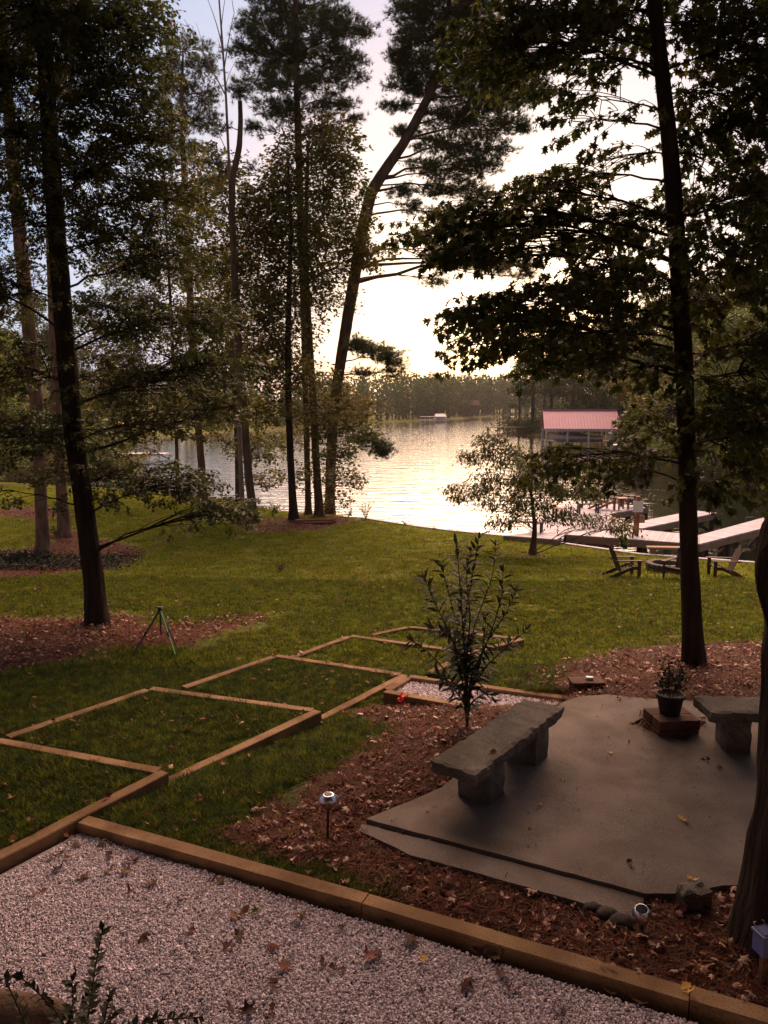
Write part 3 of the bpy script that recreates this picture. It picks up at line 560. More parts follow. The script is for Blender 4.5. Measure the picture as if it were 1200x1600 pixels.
Y6 = float(PG(397, 815)[1]); tp, tr = pxt(Y6, [(397, 815, 17), (388, 740, 16), (381, 640, 15), (373, 540, 14), (367, 430, 13), (362, 330, 12), (363, 280, 12), (374, 230, 11), (376, 190, 9), (375, 158, 8)])
r6 = tree('pine_tree', 'crooked trunk with broken top and one small green tuft', tp, tr, bls(Y6, [(376, 145, 17, 12, 1.6)], seed=12) + bls(Y6, [(335, 250, 25, 14, .6), (345, 200, 18, 12, .6), (395, 265, 14, 9, .5)], seed=13), M['bark_mid'], M['pine_leaf'], 'pine', .2, 1.2, per=10)
tree('hardwood_tree', 'leafy maple growing close behind the crooked broken pine', *pxt(Y6+1.2, [(392, 800, 9), (382, 640, 8), (372, 480, 6), (362, 330, 4), (356, 240, 2)]), bls(Y6+1.2, [(340, 270, 34, 28, .9), (380, 320, 36, 30, 1), (325, 340, 36, 30, .9), (365, 380, 36, 30, 1), (405, 380, 34, 30, 1), (325, 420, 34, 30, .8), (395, 450, 40, 30, 1.1), (340, 500, 34, 26, .8), (405, 520, 40, 30, 1.2), (420, 580, 38, 28, 1.1), (355, 560, 36, 28, .9), (420, 640, 30, 24, 1), (330, 640, 30, 20, .7)], seed=14), M['bark_mid'], M['mid_leaf'], dens=4.6, **BRL)
# dead snag: bare forked branches against the sky
sn_ = empty('dead_tree', tuple(P(372, 812, Y6+.7)), 0, 'bare dead tree with forked leafless twigs against the sky', 'tree'); bs = np.array(sn_.location); bs[2] = rbf(bs[0], bs[1]); sn_.location = tuple(bs)
ln, lr = pxt(Y6+.7, [(380, 812, 10), (372, 640, 8), (364, 440, 7), (358, 260, 5), (353, 150, 4.5), (347, 60, 3.5), (340, -30, 2.5), (338, -90, 1)])
p_, r_ = resample(ln, lr, .2); V, T = tube_np(p_-bs, r_, 8, .05); obj('trunk', tri_mesh('trunk', V, T, True), M['bark_dead'], sn_)
ac = Acc(); Rd = np.random.default_rng(4)
for (x0, y0, x1, y1, w_) in ((353, 150, 318, 85, 2.5), (318, 85, 288, 30, 1.6), (330, 105, 300, 60, 1.2), (350, 110, 366, 20, 2), (348, 80, 325, 0, 2), (345, 60, 355, -20, 1.6), (358, 60, 380, 10, 1.2), (325, 0, 318, -40, 1.2), (351, 130, 340, 60, 1.4), (352, 140, 372, 90, 1.2), (318, 85, 306, 35, 1), (366, 20, 362, -30, 1), (356, 240, 335, 190, 1.5), (360, 330, 340, 290, 1.2), (364, 430, 385, 395, 1)):
    a = P(x0, y0, Y6+.7); b_ = P(x1, y1, Y6+.7+Rd.uniform(-.6, .6)); q = bez(a, (a+b_)/2+Rd.normal(size=3)*.15, b_, 6); V, T = tube_np(q-bs, np.linspace(w_, w_*.35, 6)/2*Y6/F, 4); ac.add(V, T)
obj('branches', ac.mesh('branches'), M['bark_dead'], sn_, 'stuff')
Y7 = float(PG(458, 812)[1])
tree('pine_tree', 'tallest straight pine with broad dark needled crown', *pxt(Y7+2.5, [(482, 806, 12), (478, 640, 11), (474, 480, 12), (470, 350, 13), (466, 220, 13), (463, 120, 11), (462, 30, 9), (460, -60, 6), (460, -120, 3)]),
 bls(Y7+2.5, [(420, 20, 40, 20), (470, 10, 50, 26), (520, 30, 34, 18), (395, 50, 30, 14), (440, 55, 44, 22), (495, 60, 44, 22), (545, 50, 28, 16), (575, 45, 14, 12), (385, 85, 28, 14), (430, 95, 44, 20), (480, 100, 44, 20), (530, 90, 34, 16), (565, 90, 20, 10), (400, 125, 34, 14), (455, 135, 40, 18), (510, 130, 36, 16), (550, 115, 24, 12), (410, 165, 26, 12), (450, 180, 34, 16), (510, 170, 30, 14), (545, 185, 18, 8), (540, 160, 20, 10), (400, 200, 20, 10), (500, 210, 30, 12), (460, -50, 60, 30), (460, -100, 30, 20)], seed=15), M['bark_mid'], M['pine_leaf'], 'pine', .22, 1.5, per=11)
tree('hardwood_tree', 'slim dark trunk standing beside the pile of poles', *pxt(Y7, [(459, 812, 17), (455, 740, 14), (451, 640, 13), (450, 540, 12), (452, 440, 10), (455, 360, 7), (450, 260, 4)]),
 bls(Y7, [(445, 300, 34, 26, .9), (420, 350, 38, 30, 1), (465, 350, 36, 28, 1), (430, 420, 40, 30, 1), (470, 440, 34, 28, .8), (415, 480, 36, 28, .9), (460, 520, 34, 26, .6), (430, 560, 34, 26, .9), (475, 590, 34, 22, .6), (425, 690, 22, 14, .6), (490, 640, 26, 18, .8)], seed=16), M['bark_dark'], M['mid_leaf'], dens=4.6, **BRL)
Y8 = float(PG(498, 806)[1])
tree('hardwood_tree', 'tall sweetgum trunk touching the foot of the leaning pine', *pxt(Y8, [(499, 806, 17), (495, 740, 15), (490, 640, 15), (484, 540, 13), (478, 430, 12), (478, 330, 8), (482, 220, 5)]),
 bls(Y8, [(500, 215, 38, 28, .9), (525, 235, 30, 26, .9), (460, 250, 30, 26, .9), (490, 270, 40, 30, 1), (530, 290, 32, 28, .9), (445, 300, 26, 24, .7), (500, 330, 44, 30, 1), (545, 350, 24, 22, .8), (515, 385, 44, 28, 1.1), (470, 390, 34, 28, 1), (545, 400, 30, 22, 1), (500, 440, 34, 26, .8), (470, 480, 34, 28, .9), (530, 470, 20, 16, .6), (515, 600, 24, 18, .6), (590, 398, 20, 8, .9), (570, 412, 18, 8, .7), (540, 640, 40, 20, 1.2), (500, 665, 34, 22, 1), (555, 670, 26, 12, .9), (520, 710, 28, 18, 1), (530, 750, 28, 18, .9), (480, 740, 28, 16, .8), (515, 780, 22, 10, .8), (460, 690, 22, 14, .6)], seed=17), M['bark_mid'], M['mid_leaf'], dens=4.6, **BRL)
Y10 = float(PG(515, 802)[1])
tree('pine_tree', 'large leaning pine curving right over the water', *pxt(Y10, [(515, 802, 20), (517, 720, 20), (521, 640, 20), (533, 560, 21), (546, 480, 22), (558, 410, 22), (568, 350, 22), (580, 300, 22), (600, 268, 20), (630, 225, 18), (655, 180, 17), (680, 130, 14), (694, 70, 11), (702, 0, 9), (708, -80, 5), (710, -130, 3)]),
 bls(Y10, [(650, 20, 38, 18), (700, 15, 48, 20), (750, 25, 38, 18), (640, 55, 26, 14), (675, 60, 44, 22), (730, 60, 50, 22), (790, 60, 40, 20), (620, 85, 20, 14), (650, 100, 36, 18), (705, 100, 44, 20), (760, 100, 50, 22), (815, 110, 40, 18), (625, 130, 26, 14), (670, 140, 30, 16), (730, 145, 44, 20), (790, 150, 46, 20), (845, 145, 26, 14), (620, 165, 22, 10), (700, 185, 40, 16), (755, 190, 46, 18), (805, 195, 26, 12), (640, 205, 24, 10), (700, 225, 44, 14), (755, 235, 40, 16), (660, 260, 26, 10), (710, 265, 44, 14), (765, 265, 26, 10), (680, 295, 30, 10), (735, 300, 34, 12), (700, 340, 30, 10), (690, 400, 16, 20), (685, 440, 10, 12), (745, 405, 30, 12), (780, 415, 26, 12), (820, 420, 24, 12), (630, 300, 24, 8), (650, 325, 20, 8), (700, -50, 90, 34), (760, -30, 50, 20),
  (585, 548, 26, 12, 1.3), (612, 562, 24, 12, 1.3), (560, 538, 20, 12, 1.2), (620, 580, 14, 8, 1.1), (568, 582, 16, 8, .9), (570, 688, 28, 10, 1.2), (596, 702, 18, 12, 1.3)], seed=18), M['bark_mid'], M['pine_leaf'], 'pine', .2, 2.5, per=11, rise=.15, flare=1.3, sides=16, limb_r=.06)
# far left understory by the shore
for (px, py, Yb, h_, lab, mt) in ((-30, 790, 46, 9, 'bright green shrubby tree at the far left edge of the lawn', 'fresh_leaf'), (70, 770, 56, 11, 'yellow green tree behind the two left pines', 'mid_leaf'), (150, 765, 50, 6, 'low bushy tree between the dark oak and the water', 'fresh_leaf'), (205, 760, 51, 3.6, 'small shoreline shrub right of the dark oak trunk', 'mid_leaf')):
    b0 = P(px, py, Yb); z0 = Hs(b0[0], b0[1]); R_ = np.random.default_rng(px+77); tk = [(b0[0], Yb, z0), (b0[0]+.1, Yb, z0+h_*.5), (b0[0], Yb, z0+h_*.9)]
    bb = [((b0[0]+R_.normal()*h_*.2, Yb+R_.normal()*h_*.15, z0+h_*R_.uniform(.12, 1)), (h_*.2, h_*.2, h_*.11), .9) for _ in range(16)]
    tree('hardwood_tree', lab, tk, [.11, .08, .03], bb, M['bark_mid'], M[mt], kind='broad', leaf=.2, per=8, spray=.6, dens=3, tmpl=LF_2, step=.4, sides=8)
# generic distant tree meshes (built once, then copied with their parts)
def far_tree(kind, h, seed, lab, name='hardwood_tree'):
    R_ = np.random.default_rng(seed); bb = []
    if kind == 'pine':
        for _ in range(26):
            z = R_.uniform(.34, 1); rr = (1.02-z)*.22*h+.5; a = R_.uniform(0, 6.28); q = R_.uniform(0, 1)**.6*rr; bb.append(((q*math.cos(a), q*math.sin(a), z*h), (.085*h, .085*h, .035*h), 1.0))
    else:
        for _ in range(40):
            z = R_.uniform(.06, 1); rr = math.sin(min(1, max(.1, (z-.05)))*math.pi*.92+.15)*.27*h+.5; a = R_.uniform(0, 6.28); q = R_.uniform(0, 1)**.5*rr; bb.append(((q*math.cos(a), q*math.sin(a), z*h), (.11*h, .11*h, .07*h), 1.0))
    return tree(name, lab, [(0, 0, 0), (.1, 0, h*.5), (0, .1, h*.97)], [h*.016+.05, h*.012+.03, .03], bb, M['bark_mid'], M['far_leaf'], kind='far', leaf=.5, per=10, spray=.9, dens=4.5, step=1.2, sides=7, rough=0, limb_r=.03, droop=.1)
def place_copy(src, first, x, y, rz, sc, lab, cat='tree', group=None, z=None):
    r = src if first else src.copy()
    if not first:
        COL.objects.link(r)
        for ch in src.children: c = ch.copy(); COL.objects.link(c); c.parent = r
    r.location = (x, y, Hs(x, y)-.1 if z is None else z); r.rotation_euler = (0, 0, rz); r.scale = (sc, sc, sc); r['label'] = lab; r['category'] = cat
    if group: r['group'] = group
    return r
fp = [far_tree('pine', 18, 31, 'a', 'pine_tree'), far_tree('pine', 22, 32, 'b', 'pine_tree'), far_tree('broad', 17, 33, 'c'), far_tree('broad', 20, 34, 'd')]
used = [False]*4
def px_at(px, y): return (px-600)/F*(y*cP)
GRP = 'trees on the right bank behind the boathouse'
for k, (px, y, wch, sc, lab) in enumerate((
 (832, 150, 0, 1.2, 'tallest layered pine on the tip of land left of the boathouse'), (812, 156, 1, .62, 'lower pine at the very end of the land tip'), (862, 158, 1, .95, 'dark pine standing behind the left end of the boathouse roof'),
 (895, 150, 0, 1.0, 'pine rising above the middle of the boathouse roof'), (925, 160, 2, 1.1, 'broad tree above the right half of the boathouse roof'), (960, 140, 3, .9, 'rounded tree behind the right end of the boathouse'),
 (990, 128, 2, 1.05, 'leafy tree by the small lawn right of the boathouse'), (1020, 120, 3, 1.0, 'large leafy tree seen left of the slender oak trunk'), (1060, 112, 2, 1.05, None), (1100, 108, 3, 1.05, 'bright tree right of the slender oak trunk'), (1140, 104, 2, 1.05, 'olive tree across the cove above the long walkway'),
 (1180, 100, 3, 1.0, 'large tree across the cove at the right edge'), (1230, 96, 2, 1.1, None), (1290, 92, 3, 1.1, None), (1000, 165, 0, 1.2, None), (1050, 150, 1, 1.1, None), (1110, 150, 0, 1.1, None), (1170, 145, 1, 1.1, None), (940, 180, 1, 1.1, None), (1240, 140, 0, 1.2, None), (880, 185, 1, .9, None), (975, 175, 3, 1.1, None), (1080, 135, 2, 1.1, None), (1140, 130, 3, 1.1, None), (1200, 125, 2, 1.1, None), (850, 175, 0, .9, None))):
    x = px_at(px, y); place_copy(fp[wch], not used[wch], x, y, k*1.7, sc, lab or 'leafy tree within the wooded right bank, merged among its neighbours', group=GRP); used[wch] = True
for (px, py, Yb, h_, lab, mt) in ((1175, 700, 62, 13.5, 'bright green tree across the cove near the right edge', 'fresh_leaf'), (1120, 700, 74, 12, 'yellow green tree across the cove right of the slender oak', 'mid_leaf'), (1010, 702, 98, 9, 'olive green small tree between boathouse and slender oak', 'mid_leaf')):
    xx = px_at(px, Yb); z0 = max(Hs(xx, Yb), -2.3); R_ = np.random.default_rng(px); bb = [((xx+R_.normal()*h_*.2, Yb+R_.normal()*h_*.15, z0+h_*R_.uniform(.08, 1)), (h_*.2, h_*.2, h_*.12), 1) for _ in range(22)]
    tree('hardwood_tree', lab, [(xx, Yb, z0-1), (xx+.1, Yb, z0+h_*.5), (xx, Yb, z0+h_*.9)], [.2, .14, .05], bb, M['bark_mid'], M[mt], kind='broad', leaf=.34, per=9, spray=.8, dens=3, step=.6, sides=8, tmpl=LF_2)
# left bank trees behind the left foliage
for k, (px, y, wch, sc) in enumerate(((20, 100, 2, .8), (80, 98, 3, .7), (-40, 90, 3, .8), (130, 125, 2, .8), (170, 150, 0, .9), (60, 130, 1, 1), (110, 170, 0, 1), (210, 175, 1, .8), (245, 190, 0, .8), (290, 200, 1, .75), (0, 150, 2, 1), (-60, 130, 1, 1), (185, 190, 2, .9))):
    place_copy(fp[wch], False, px_at(px, y), y, k*2.1, sc, 'hazy tree on the left bank beyond the dark oak foliage', group='trees on the left bank across the water')
bk = Acc(); Rb = np.random.default_rng(91)
for poly, sel, cnt, hh in ((RIGHT, lambda x, y: True, 190, 2.6), (FARL, lambda x, y: x > -60 and y < 215, 150, 2.4)):
    k = 0
    while k < cnt:
        i = Rb.integers(0, len(poly)); a = np.array(poly[i]); b_ = np.array(poly[(i+1) % len(poly)]); f = Rb.uniform(); q = a+(b_-a)*f
        k += 1
        if abs(q[0]) > 90 or q[1] > 215 or (poly is RIGHT and q[1] > 120 and q[0] > 45): continue
        d = (b_-a)/np.linalg.norm(b_-a); nn_ = np.array((-d[1], d[0])); q = q+nn_*(Rb.uniform(1.5, 9)) if sdf(poly, *(q+nn_)) > 0 else q-nn_*Rb.uniform(1.5, 9)
        if poly is RIGHT and 27 < q[0] < 41 and 96 < q[1] < 125 and Rb.uniform() < .8: continue
        z = Hs(*q); h = hh*Rb.uniform(.5, 1.4); m = 150; u = Rb.normal(size=(m, 3)); u = u/np.linalg.norm(u, axis=1)[:, None]*(Rb.uniform(0, 1, (m, 1))**.4); pos = np.array((q[0], q[1], z+h*.5))+u*np.array((h*.9, h*.9, h*.6)); place_leaves(bk, LF_2, pos, Rb.normal(size=(m, 3)), Rb.normal(size=(m, 3))+np.array((0, 0, .5)), Rb.uniform(.25, .6, m))
tag(obj('bank_undergrowth', bk.mesh('bank_undergrowth'), M['far_leaf']), kind='stuff')
# far wood: trunks and crowns too many to count, one mass across the lake
fl = Acc(); ft = Acc(); Rf = np.random.default_rng(50); line = [(-45, 168), (-30, 172), (-12, 212), (-8, 240), (18, 293), (70, 448), (140, 522), (300, 560)]
seg = [math.hypot(b_[0]-a[0], b_[1]-a[1]) for a, b_ in zip(line[:-1], line[1:])]
for k in range(620):
    q = Rf.choice(len(seg), p=np.array(seg)/sum(seg)); f = Rf.uniform(); a, b_ = line[q], line[q+1]
    d = np.array((b_[0]-a[0], b_[1]-a[1]))/seg[q]; nn_ = np.array((-d[1], d[0])); back = 3+Rf.uniform(0, 1)**1.6*45
    x, y = a[0]+f*(b_[0]-a[0])+nn_[0]*back, a[1]+f*(b_[1]-a[1])+nn_[1]*back; z = Hs(x, y); h = min(23, .046*y*Rf.uniform(.72, 1.1)+back*.05); pine = Rf.uniform() < .7
    V, T = tube_np([(x, y, z-.3), (x+Rf.normal()*.2, y, z+h*.5), (x, y, z+h*.9)], [.26, .18, .06], 5); ft.add(V, T)
    m = 130; zz = Rf.uniform(.2 if (pine and k % 3) else .0, 1, m); rr = (np.sin(np.clip(zz-.1, 0, 1)*2.9)*.19+.02)*h*(1 if pine else 1.15); aa = Rf.uniform(0, 6.28, m); qq = Rf.uniform(0, 1, m)**.5*rr*(1+.35*np.sin(aa*3+zz*9))
    pos = np.stack([x+qq*np.cos(aa), y+qq*np.sin(aa), z+zz*h], 1); place_leaves(fl, LF_2, pos, Rf.normal(size=(m, 3)), Rf.normal(size=(m, 3))+np.array((0, 0, .6)), Rf.uniform(.8, 1.5, m)*(h/16))
fw = empty('far_woods', (0, 230, -2), 0); tag(fw, 'long wood of pines with pale trunks lining the far shore', 'woods')
o = obj('far_crowns', fl.mesh('far_crowns'), M['far_leaf'], fw, 'stuff'); o.location = (0, -230, 2); o = obj('far_trunks', ft.mesh('far_trunks'), M['bark_pine'], fw, 'stuff'); o.location = (0, -230, 2)
# ------------------------------------------------------------------ patio
def noisy_edge(poly, step=.12, amp=.018, seed=0):
    R_ = np.random.default_rng(seed); out = []
    for a, b_ in zip(poly, poly[1:]+poly[:1]):
        L = math.hypot(b_[0]-a[0], b_[1]-a[1]); n = max(1, int(L/step))
        for i in range(n):
            f = i/n; out.append((a[0]+(b_[0]-a[0])*f+R_.normal()*amp*(i > 0), a[1]+(b_[1]-a[1])*f+R_.normal()*amp*(i > 0)))
    return out
from mathutils.geometry import tessellate_polygon
def slab(name, outer, hole, z0, z1, m, parent):
    polys = [[Vector((x, y, 0)) for x, y in outer]]+([[Vector((x, y, 0)) for x, y in hole]] if hole else [])
    T = tessellate_polygon(polys); flat = [v for p in polys for v in p]; n = len(flat)
    V = [(v.x, v.y, z1) for v in flat]+[(v.x, v.y, z0) for v in flat]; Fc = []
    for t_ in T:
        a, b_, c = (flat[i] for i in t_); s_ = (b_-a).cross(c-a).z; Fc.append(tuple(t_) if s_ > 0 else tuple(t_)[::-1])
    o_ = 0
    for p in polys:
        k = len(p)
        for i in range(k): a, b_ = o_+i, o_+(i+1) % k; Fc.append((a, b_, b_+n, a+n))
        o_ += k
    return MB().add(V, Fc).build(name, m, parent)
patio = empty('patio', (0, 0, 0)); tag(patio, kind='structure')
OUT = [tuple(G(*p, .03)[:2]) for p in ((572, 1279), (640, 1252), (690, 1230), (720, 1205), (800, 1150), (880, 1097), (905, 1088), (950, 1085), (1010, 1091), (1100, 1096), (1250, 1100), (1600, 1112), (1600, 1370), (1130, 1383), (1060, 1396), (1008, 1396), (800, 1340))]
HOLE = [tuple(G(*p, .03)[:2]) for p in ((985, 1131), (1070, 1158), (1104, 1128), (1030, 1108))]
slab('paving_slab', noisy_edge(OUT, .10, .003, 3), HOLE, -.12, .03, M['concrete'], patio)
CURB = [tuple(G(*p, -.005)[:2]) for p in ((566, 1289), (800, 1349), (1006, 1404), (1001, 1440), (970, 1432), (900, 1410), (800, 1382), (700, 1354), (640, 1338), (600, 1318), (560, 1300))]
slab('edging_strip', noisy_edge(CURB, .10, .005, 4), None, -.15, .006, M['concrete'], patio)
# ------------------------------------------------------------------ timber frames
def timber(root, a, b_, z, wd=.12, h=.14, nm='timber'):
    mb = MB(); a = Vector((a[0], a[1], z-h/2)); b2 = Vector((b_[0], b_[1], z-h/2)); L = (b2-a).length; n = max(2, int(L/.3)); d = (b2-a)/L
    x = d.cross(Vector((0, 0, 1))); V = []; Fc = []
    for i in range(n+1):
        c = a+d*L*i/n; j = random.uniform(-.003, .003); s_ = wd/2; q = .008
        for (u, v) in ((-s_, -h/2), (s_, -h/2), (s_, h/2-q), (s_-q, h/2), (-s_+q, h/2), (-s_, h/2-q)): V.append(c+x*(u+j)+Vector((0, 0, v+random.uniform(-.002, .002))))
    for i in range(n):
        for k in range(6): Fc.append((i*6+k, i*6+(k+1) % 6, (i+1)*6+(k+1) % 6, (i+1)*6+k))
    Fc += [tuple(range(6))[::-1], tuple(range(n*6, n*6+6))]
    return mb.add(V, Fc).build(nm, M['timber'], root)
def gp(px, py, z): return G(px, py, z)[:2]
ed = empty('timber_edging', (0, 0, 0), 0, 'long weathered timber edging between the white gravel and the leaf mulch', 'timber edging')
q0, q1, q2 = gp(130, 1278, .06), gp(571, 1401, .06), gp(1078, 1549, .06); q3 = q2+(q2-q1)/np.linalg.norm(q2-q1)*1.4
dd = (q1-q0)/np.linalg.norm(q1-q0)*.003
timber(ed, q0, q1-dd, .05, .125, .16); timber(ed, q1+dd, q2-dd, .046, .125, .16); timber(ed, q2+dd, q3, .053, .125, .16)
BOXES = []
def frame(lab, z, tim, poly):
    r_ = empty('terrace_step', (0, 0, 0), 0, lab, 'terrace step', 'timber step frames down the lawn')
    for a, b_ in tim: timber(r_, a, b_, z, .11, .19)
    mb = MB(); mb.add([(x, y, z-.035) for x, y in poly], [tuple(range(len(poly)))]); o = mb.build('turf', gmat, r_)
    BOXES.append((poly, z-.035))
def inset(a, b_, t0, t1): a = np.array(a); b_ = np.array(b_); return tuple(a+(b_-a)*t0), tuple(a+(b_-a)*t1)
z = .06; a, b_, c = gp(0, 1335, z), gp(256, 1205, z), gp(0, 1157, z); e1 = b_+(c-b_)*1.7; e0 = a+(a-b_)*.9
dcb = (e1-b_)/np.linalg.norm(e1-b_)*.058
frame('nearest timber step frame running off the left edge beside the white gravel', z, [(e0, b_), (b_+dcb, e1)], [tuple(e0), tuple(b_), tuple(e1), tuple(e1+(e0-b_)*.8)])
def frame4(lab, z, nr, fr, fl_, nl_):               # near right, far right, far left, near left corners in the photo
    nr, fr, fl2, nl2 = (gp(*p, z) for p in (nr, fr, fl_, nl_)); d1 = (fl2-fr)/np.linalg.norm(fl2-fr)*.058; d2 = (nl2-fl2)/np.linalg.norm(nl2-fl2)*.058
    frame(lab, z, [(nr, fr), (fr+d1, fl2), (fl2+d2, nl2)], [tuple(nr), tuple(fr), tuple(fl2), tuple(nl2)])
frame4('second timber step frame from the gravel, its raised corner casting a dark side', -.08, (268, 1216), (496, 1110), (236, 1075), (12, 1150))
frame4('third timber step frame, ending at the small gravel walk', -.24, (500, 1122), (632, 1054), (432, 1024), (287, 1073))
frame4('fourth timber step frame, beyond the gravel walk', -.40, (672, 1050), (735, 1019), (549, 993), (452, 1028))
frame4('farthest and smallest timber step frame on the lawn', -.55, (740, 1018), (815, 998), (640, 979), (582, 991))
WZ = -.12; wk = empty('timber_walk_frame', (0, 0, 0), 0, 'timber frame filled with white gravel leading to the patio', 'timber frame')
a, b_, c, d = gp(602, 1079, WZ), gp(792, 1113, WZ), gp(640, 1056, WZ), gp(905, 1092, WZ)
timber(wk, a, b_, WZ, .11, .16); timber(wk, c, d, WZ, .11, .16); u = (c-a)/np.linalg.norm(c-a)*.058; timber(wk, a+u, c-u, WZ, .11, .16)
WALK = [tuple(a), tuple(b_), tuple(gp(880, 1104, WZ)), tuple(d), tuple(c)]
MB().add([(x, y, WZ-.055) for x, y in WALK], [tuple(range(5))]).build('gravel_bed', M['gravel_base'], wk)
# ------------------------------------------------------------------ white gravel
def pebble_protos():
    out = []
    for s_ in range(4):
        bm = bmesh.new(); bmesh.ops.create_icosphere(bm, subdivisions=1, radius=.5); R_ = random.Random(s_)
        for v in bm.verts: v.co *= R_.uniform(.7, 1.25); v.co.z *= .7
        me = bpy.data.meshes.new('pebble'); bm.to_mesh(me); bm.free(); out.append(proto('pebble', me, M['pebble']))
    return out
PEB = pebble_protos()
GP = [(-2.27, 5.36), (3.2, 2.8), (4.2, 0), (-7, 0), (-7, -1.5), (-4.7, 1.7)]
gb = MB().add([(x, y, -.035) for x, y in [(-2.3, 5.40), (3.25, 2.82), (4.5, -.5), (-7, -.5), (-7, -1.5), (-4.7, 1.7)]], [(0, 1, 2, 3, 4, 5)]).build('gravel_bed', M['gravel_base']); tag(gb, kind='structure')
def pts_in(poly, n, rng, thr=0.0):
    p = np.array(poly); lo, hi = p.min(0), p.max(0); q = rng.uniform(lo, hi, (n, 2)); return q[sdf(poly, q[:, 0], q[:, 1]) > thr]
q = pts_in([(-2.27, 5.38), (2.9, 3.0), (2.9, 2.2), (-4.2, 2.2), (-3.9, 2.8)], 400000, RNG, .005)
q = q[(np.abs(q[:, 0]) < q[:, 1]*.62+.4)]
hz = np.array([mn.noise(Vector((x*1.4, y*1.4, 3)))*.018 for x, y in q])
z_ = -.024+hz*.7+RNG.uniform(-.006, .01, len(q)); n = len(q)
go_ = scatter('white_gravel', np.c_[q, z_], RNG.uniform(0, 6.28, (n, 3)), RNG.uniform(.008, .018, n)*np.where(RNG.uniform(size=n) < .04, 1.7, 1), PEB)
q = pts_in(WALK, 16000, RNG, .06); n = len(q); scatter('gravel', np.c_[q, np.full(n, WZ-.05)+RNG.uniform(-.005, .012, n)], RNG.uniform(0, 6.28, (n, 3)), RNG.uniform(.014, .028, n), PEB, wk)
# ------------------------------------------------------------------ fallen leaves
def curl(tm, a, b_, s_):
    V, T = tm; V = V.copy(); y = V[:, 1]-.5; V[:, 2] = a*y*y*1.6+b_*V[:, 0]**2*2.5+.03*np.sin(V[:, 0]*9+s_); V[:, 1] = .5+y*(1-.25*a); V[:, 1] -= .5; V[:, 2] -= V[:, 2].min(); return V, T
CL = [curl(LF_OAK, .5, .6, 1), curl(LF_OAK2, .9, .3, 2), curl(LF_OAK, .25, 1.2, 3), curl(LF_LANCE, .6, .5, 1), curl(LF_OAK2, -.5, -.5, 0)]
def lmesh(k, m):
    me = tri_mesh('fallen_leaf', *CL[k]); me.materials.append(m); return me
LM = [lmesh(k, M['dry_leaf']) for k in range(5)]; LY = lmesh(0, M['yellow_leaf']); LG = lmesh(1, M['fresh_leaf'])
def fallen(px, py, z, sz, lab, grp=None, me=None, k=None):
    p = G(px, py, z); o = obj('fallen_leaf', me or LM[random.randrange(5) if k is None else k]); o.location = p; o.rotation_euler = (random.uniform(-.35, .35), random.uniform(-.35, .35), random.uniform(0, 6.28)); o.scale = (sz,)*3
    tag(o, lab, 'leaf', grp)
for i, (px, py) in enumerate(((88, 1336), (107, 1340), (90, 1358), (131, 1371), (107, 1307), (119, 1320), (170, 1338), (205, 1345), (197, 1362), (170, 1362), (202, 1392), (332, 1375), (345, 1377), (462, 1412), (300, 1455), (226, 1465), (375, 1462), (355, 1480), (427, 1481), (442, 1511), (505, 1505), (527, 1514), (427, 1540), (362, 1575), (387, 1580), (425, 1580), (532, 1449), (540, 1419), (750, 1484), (775, 1497), (782, 1522), (731, 1540), (865, 1572), (877, 1585), (952, 1550), (240, 1380), (282, 1408), (60, 1395), (480, 1390), (610, 1440), (590, 1490), (800, 1545), (660, 1550), (160, 1318), (600, 1430))):
    fallen(px, py, -.008, random.uniform(.08, .14), 'brown curled dry leaf lying on the white gravel', 'dry leaves on the white gravel')
for (px, py, s_, lab, me) in ((375, 1428, .16, 'largest dark curled leaf clump on the white gravel, touching a green leaf', LM[0]), (399, 1424, .09, 'single green leaf on the white gravel', LG), (470, 1432, .14, 'wide dark leaf on the gravel just below the timber edging', LM[2]), (577, 1495, .15, 'large dark brown leaf in the middle of the white gravel', LM[1]), (641, 1470, .13, 'broad reddish brown leaf on the gravel close to the timber joint', LM[4]), (660, 1500, .10, 'yellow brown leaf on the white gravel', LY), (997, 1565, .16, 'long narrow reddish leaf on the gravel near the timber edging', LM[3])):
    fallen(px, py, -.003, s_, lab, None, me)
for (px, py, z, s_, lab, me) in ((947, 1505, .065, .12, 'curled brown leaf resting on top of the long timber edging', LM[2]), (1077, 1548, .07, .13, 'yellowish leaf draped over the joint of the long timber edging', LY), (843, 1258, .04, .08, 'orange leaf on the patio right of the long bench', LY),
  (951, 1175, .04, .08, 'small yellow leaf near the middle of the patio', LY), (950, 1187, .035, .06, 'small brown leaf just below the yellow leaf on the patio', LM[3]), (983, 1159, .035, .09, 'pale brown leaf left of the planter on the patio', LM[3]), (967, 1092, .035, .10, 'curled tan leaf at the far rim of the patio', LM[1]), (1102, 1187, .035, .09, 'dark crumpled leaf below the short bench', LM[2]),
  (1124, 1199, .035, .08, 'brown leaf on the patio nearest the right tree, below the short bench', LM[4]), (1067, 1281, .035, .12, 'yellow brown star shaped leaf on the right half of the patio', LY), (985, 1350, .035, .09, 'orange brown leaf near the front rim of the patio', LM[0]), (1083, 1374, .035, .10, 'dull yellow leaf in front of the mossy stone block', LY), (882, 1222, .035, .05, 'tiny brown leaf between the bench legs and the patio centre', LM[3]), (1020, 1334, .035, .05, 'tiny leaf upper right of the orange brown leaf on the patio', LM[3]), (827, 1294, .035, .04, 'tiny leaf near the crack along the patio front', LM[4]), (770, 1180, .435, .12, 'brown leaf lying on the long stone bench', LM[0])):
    fallen(px, py, z, s_, lab, None, me)
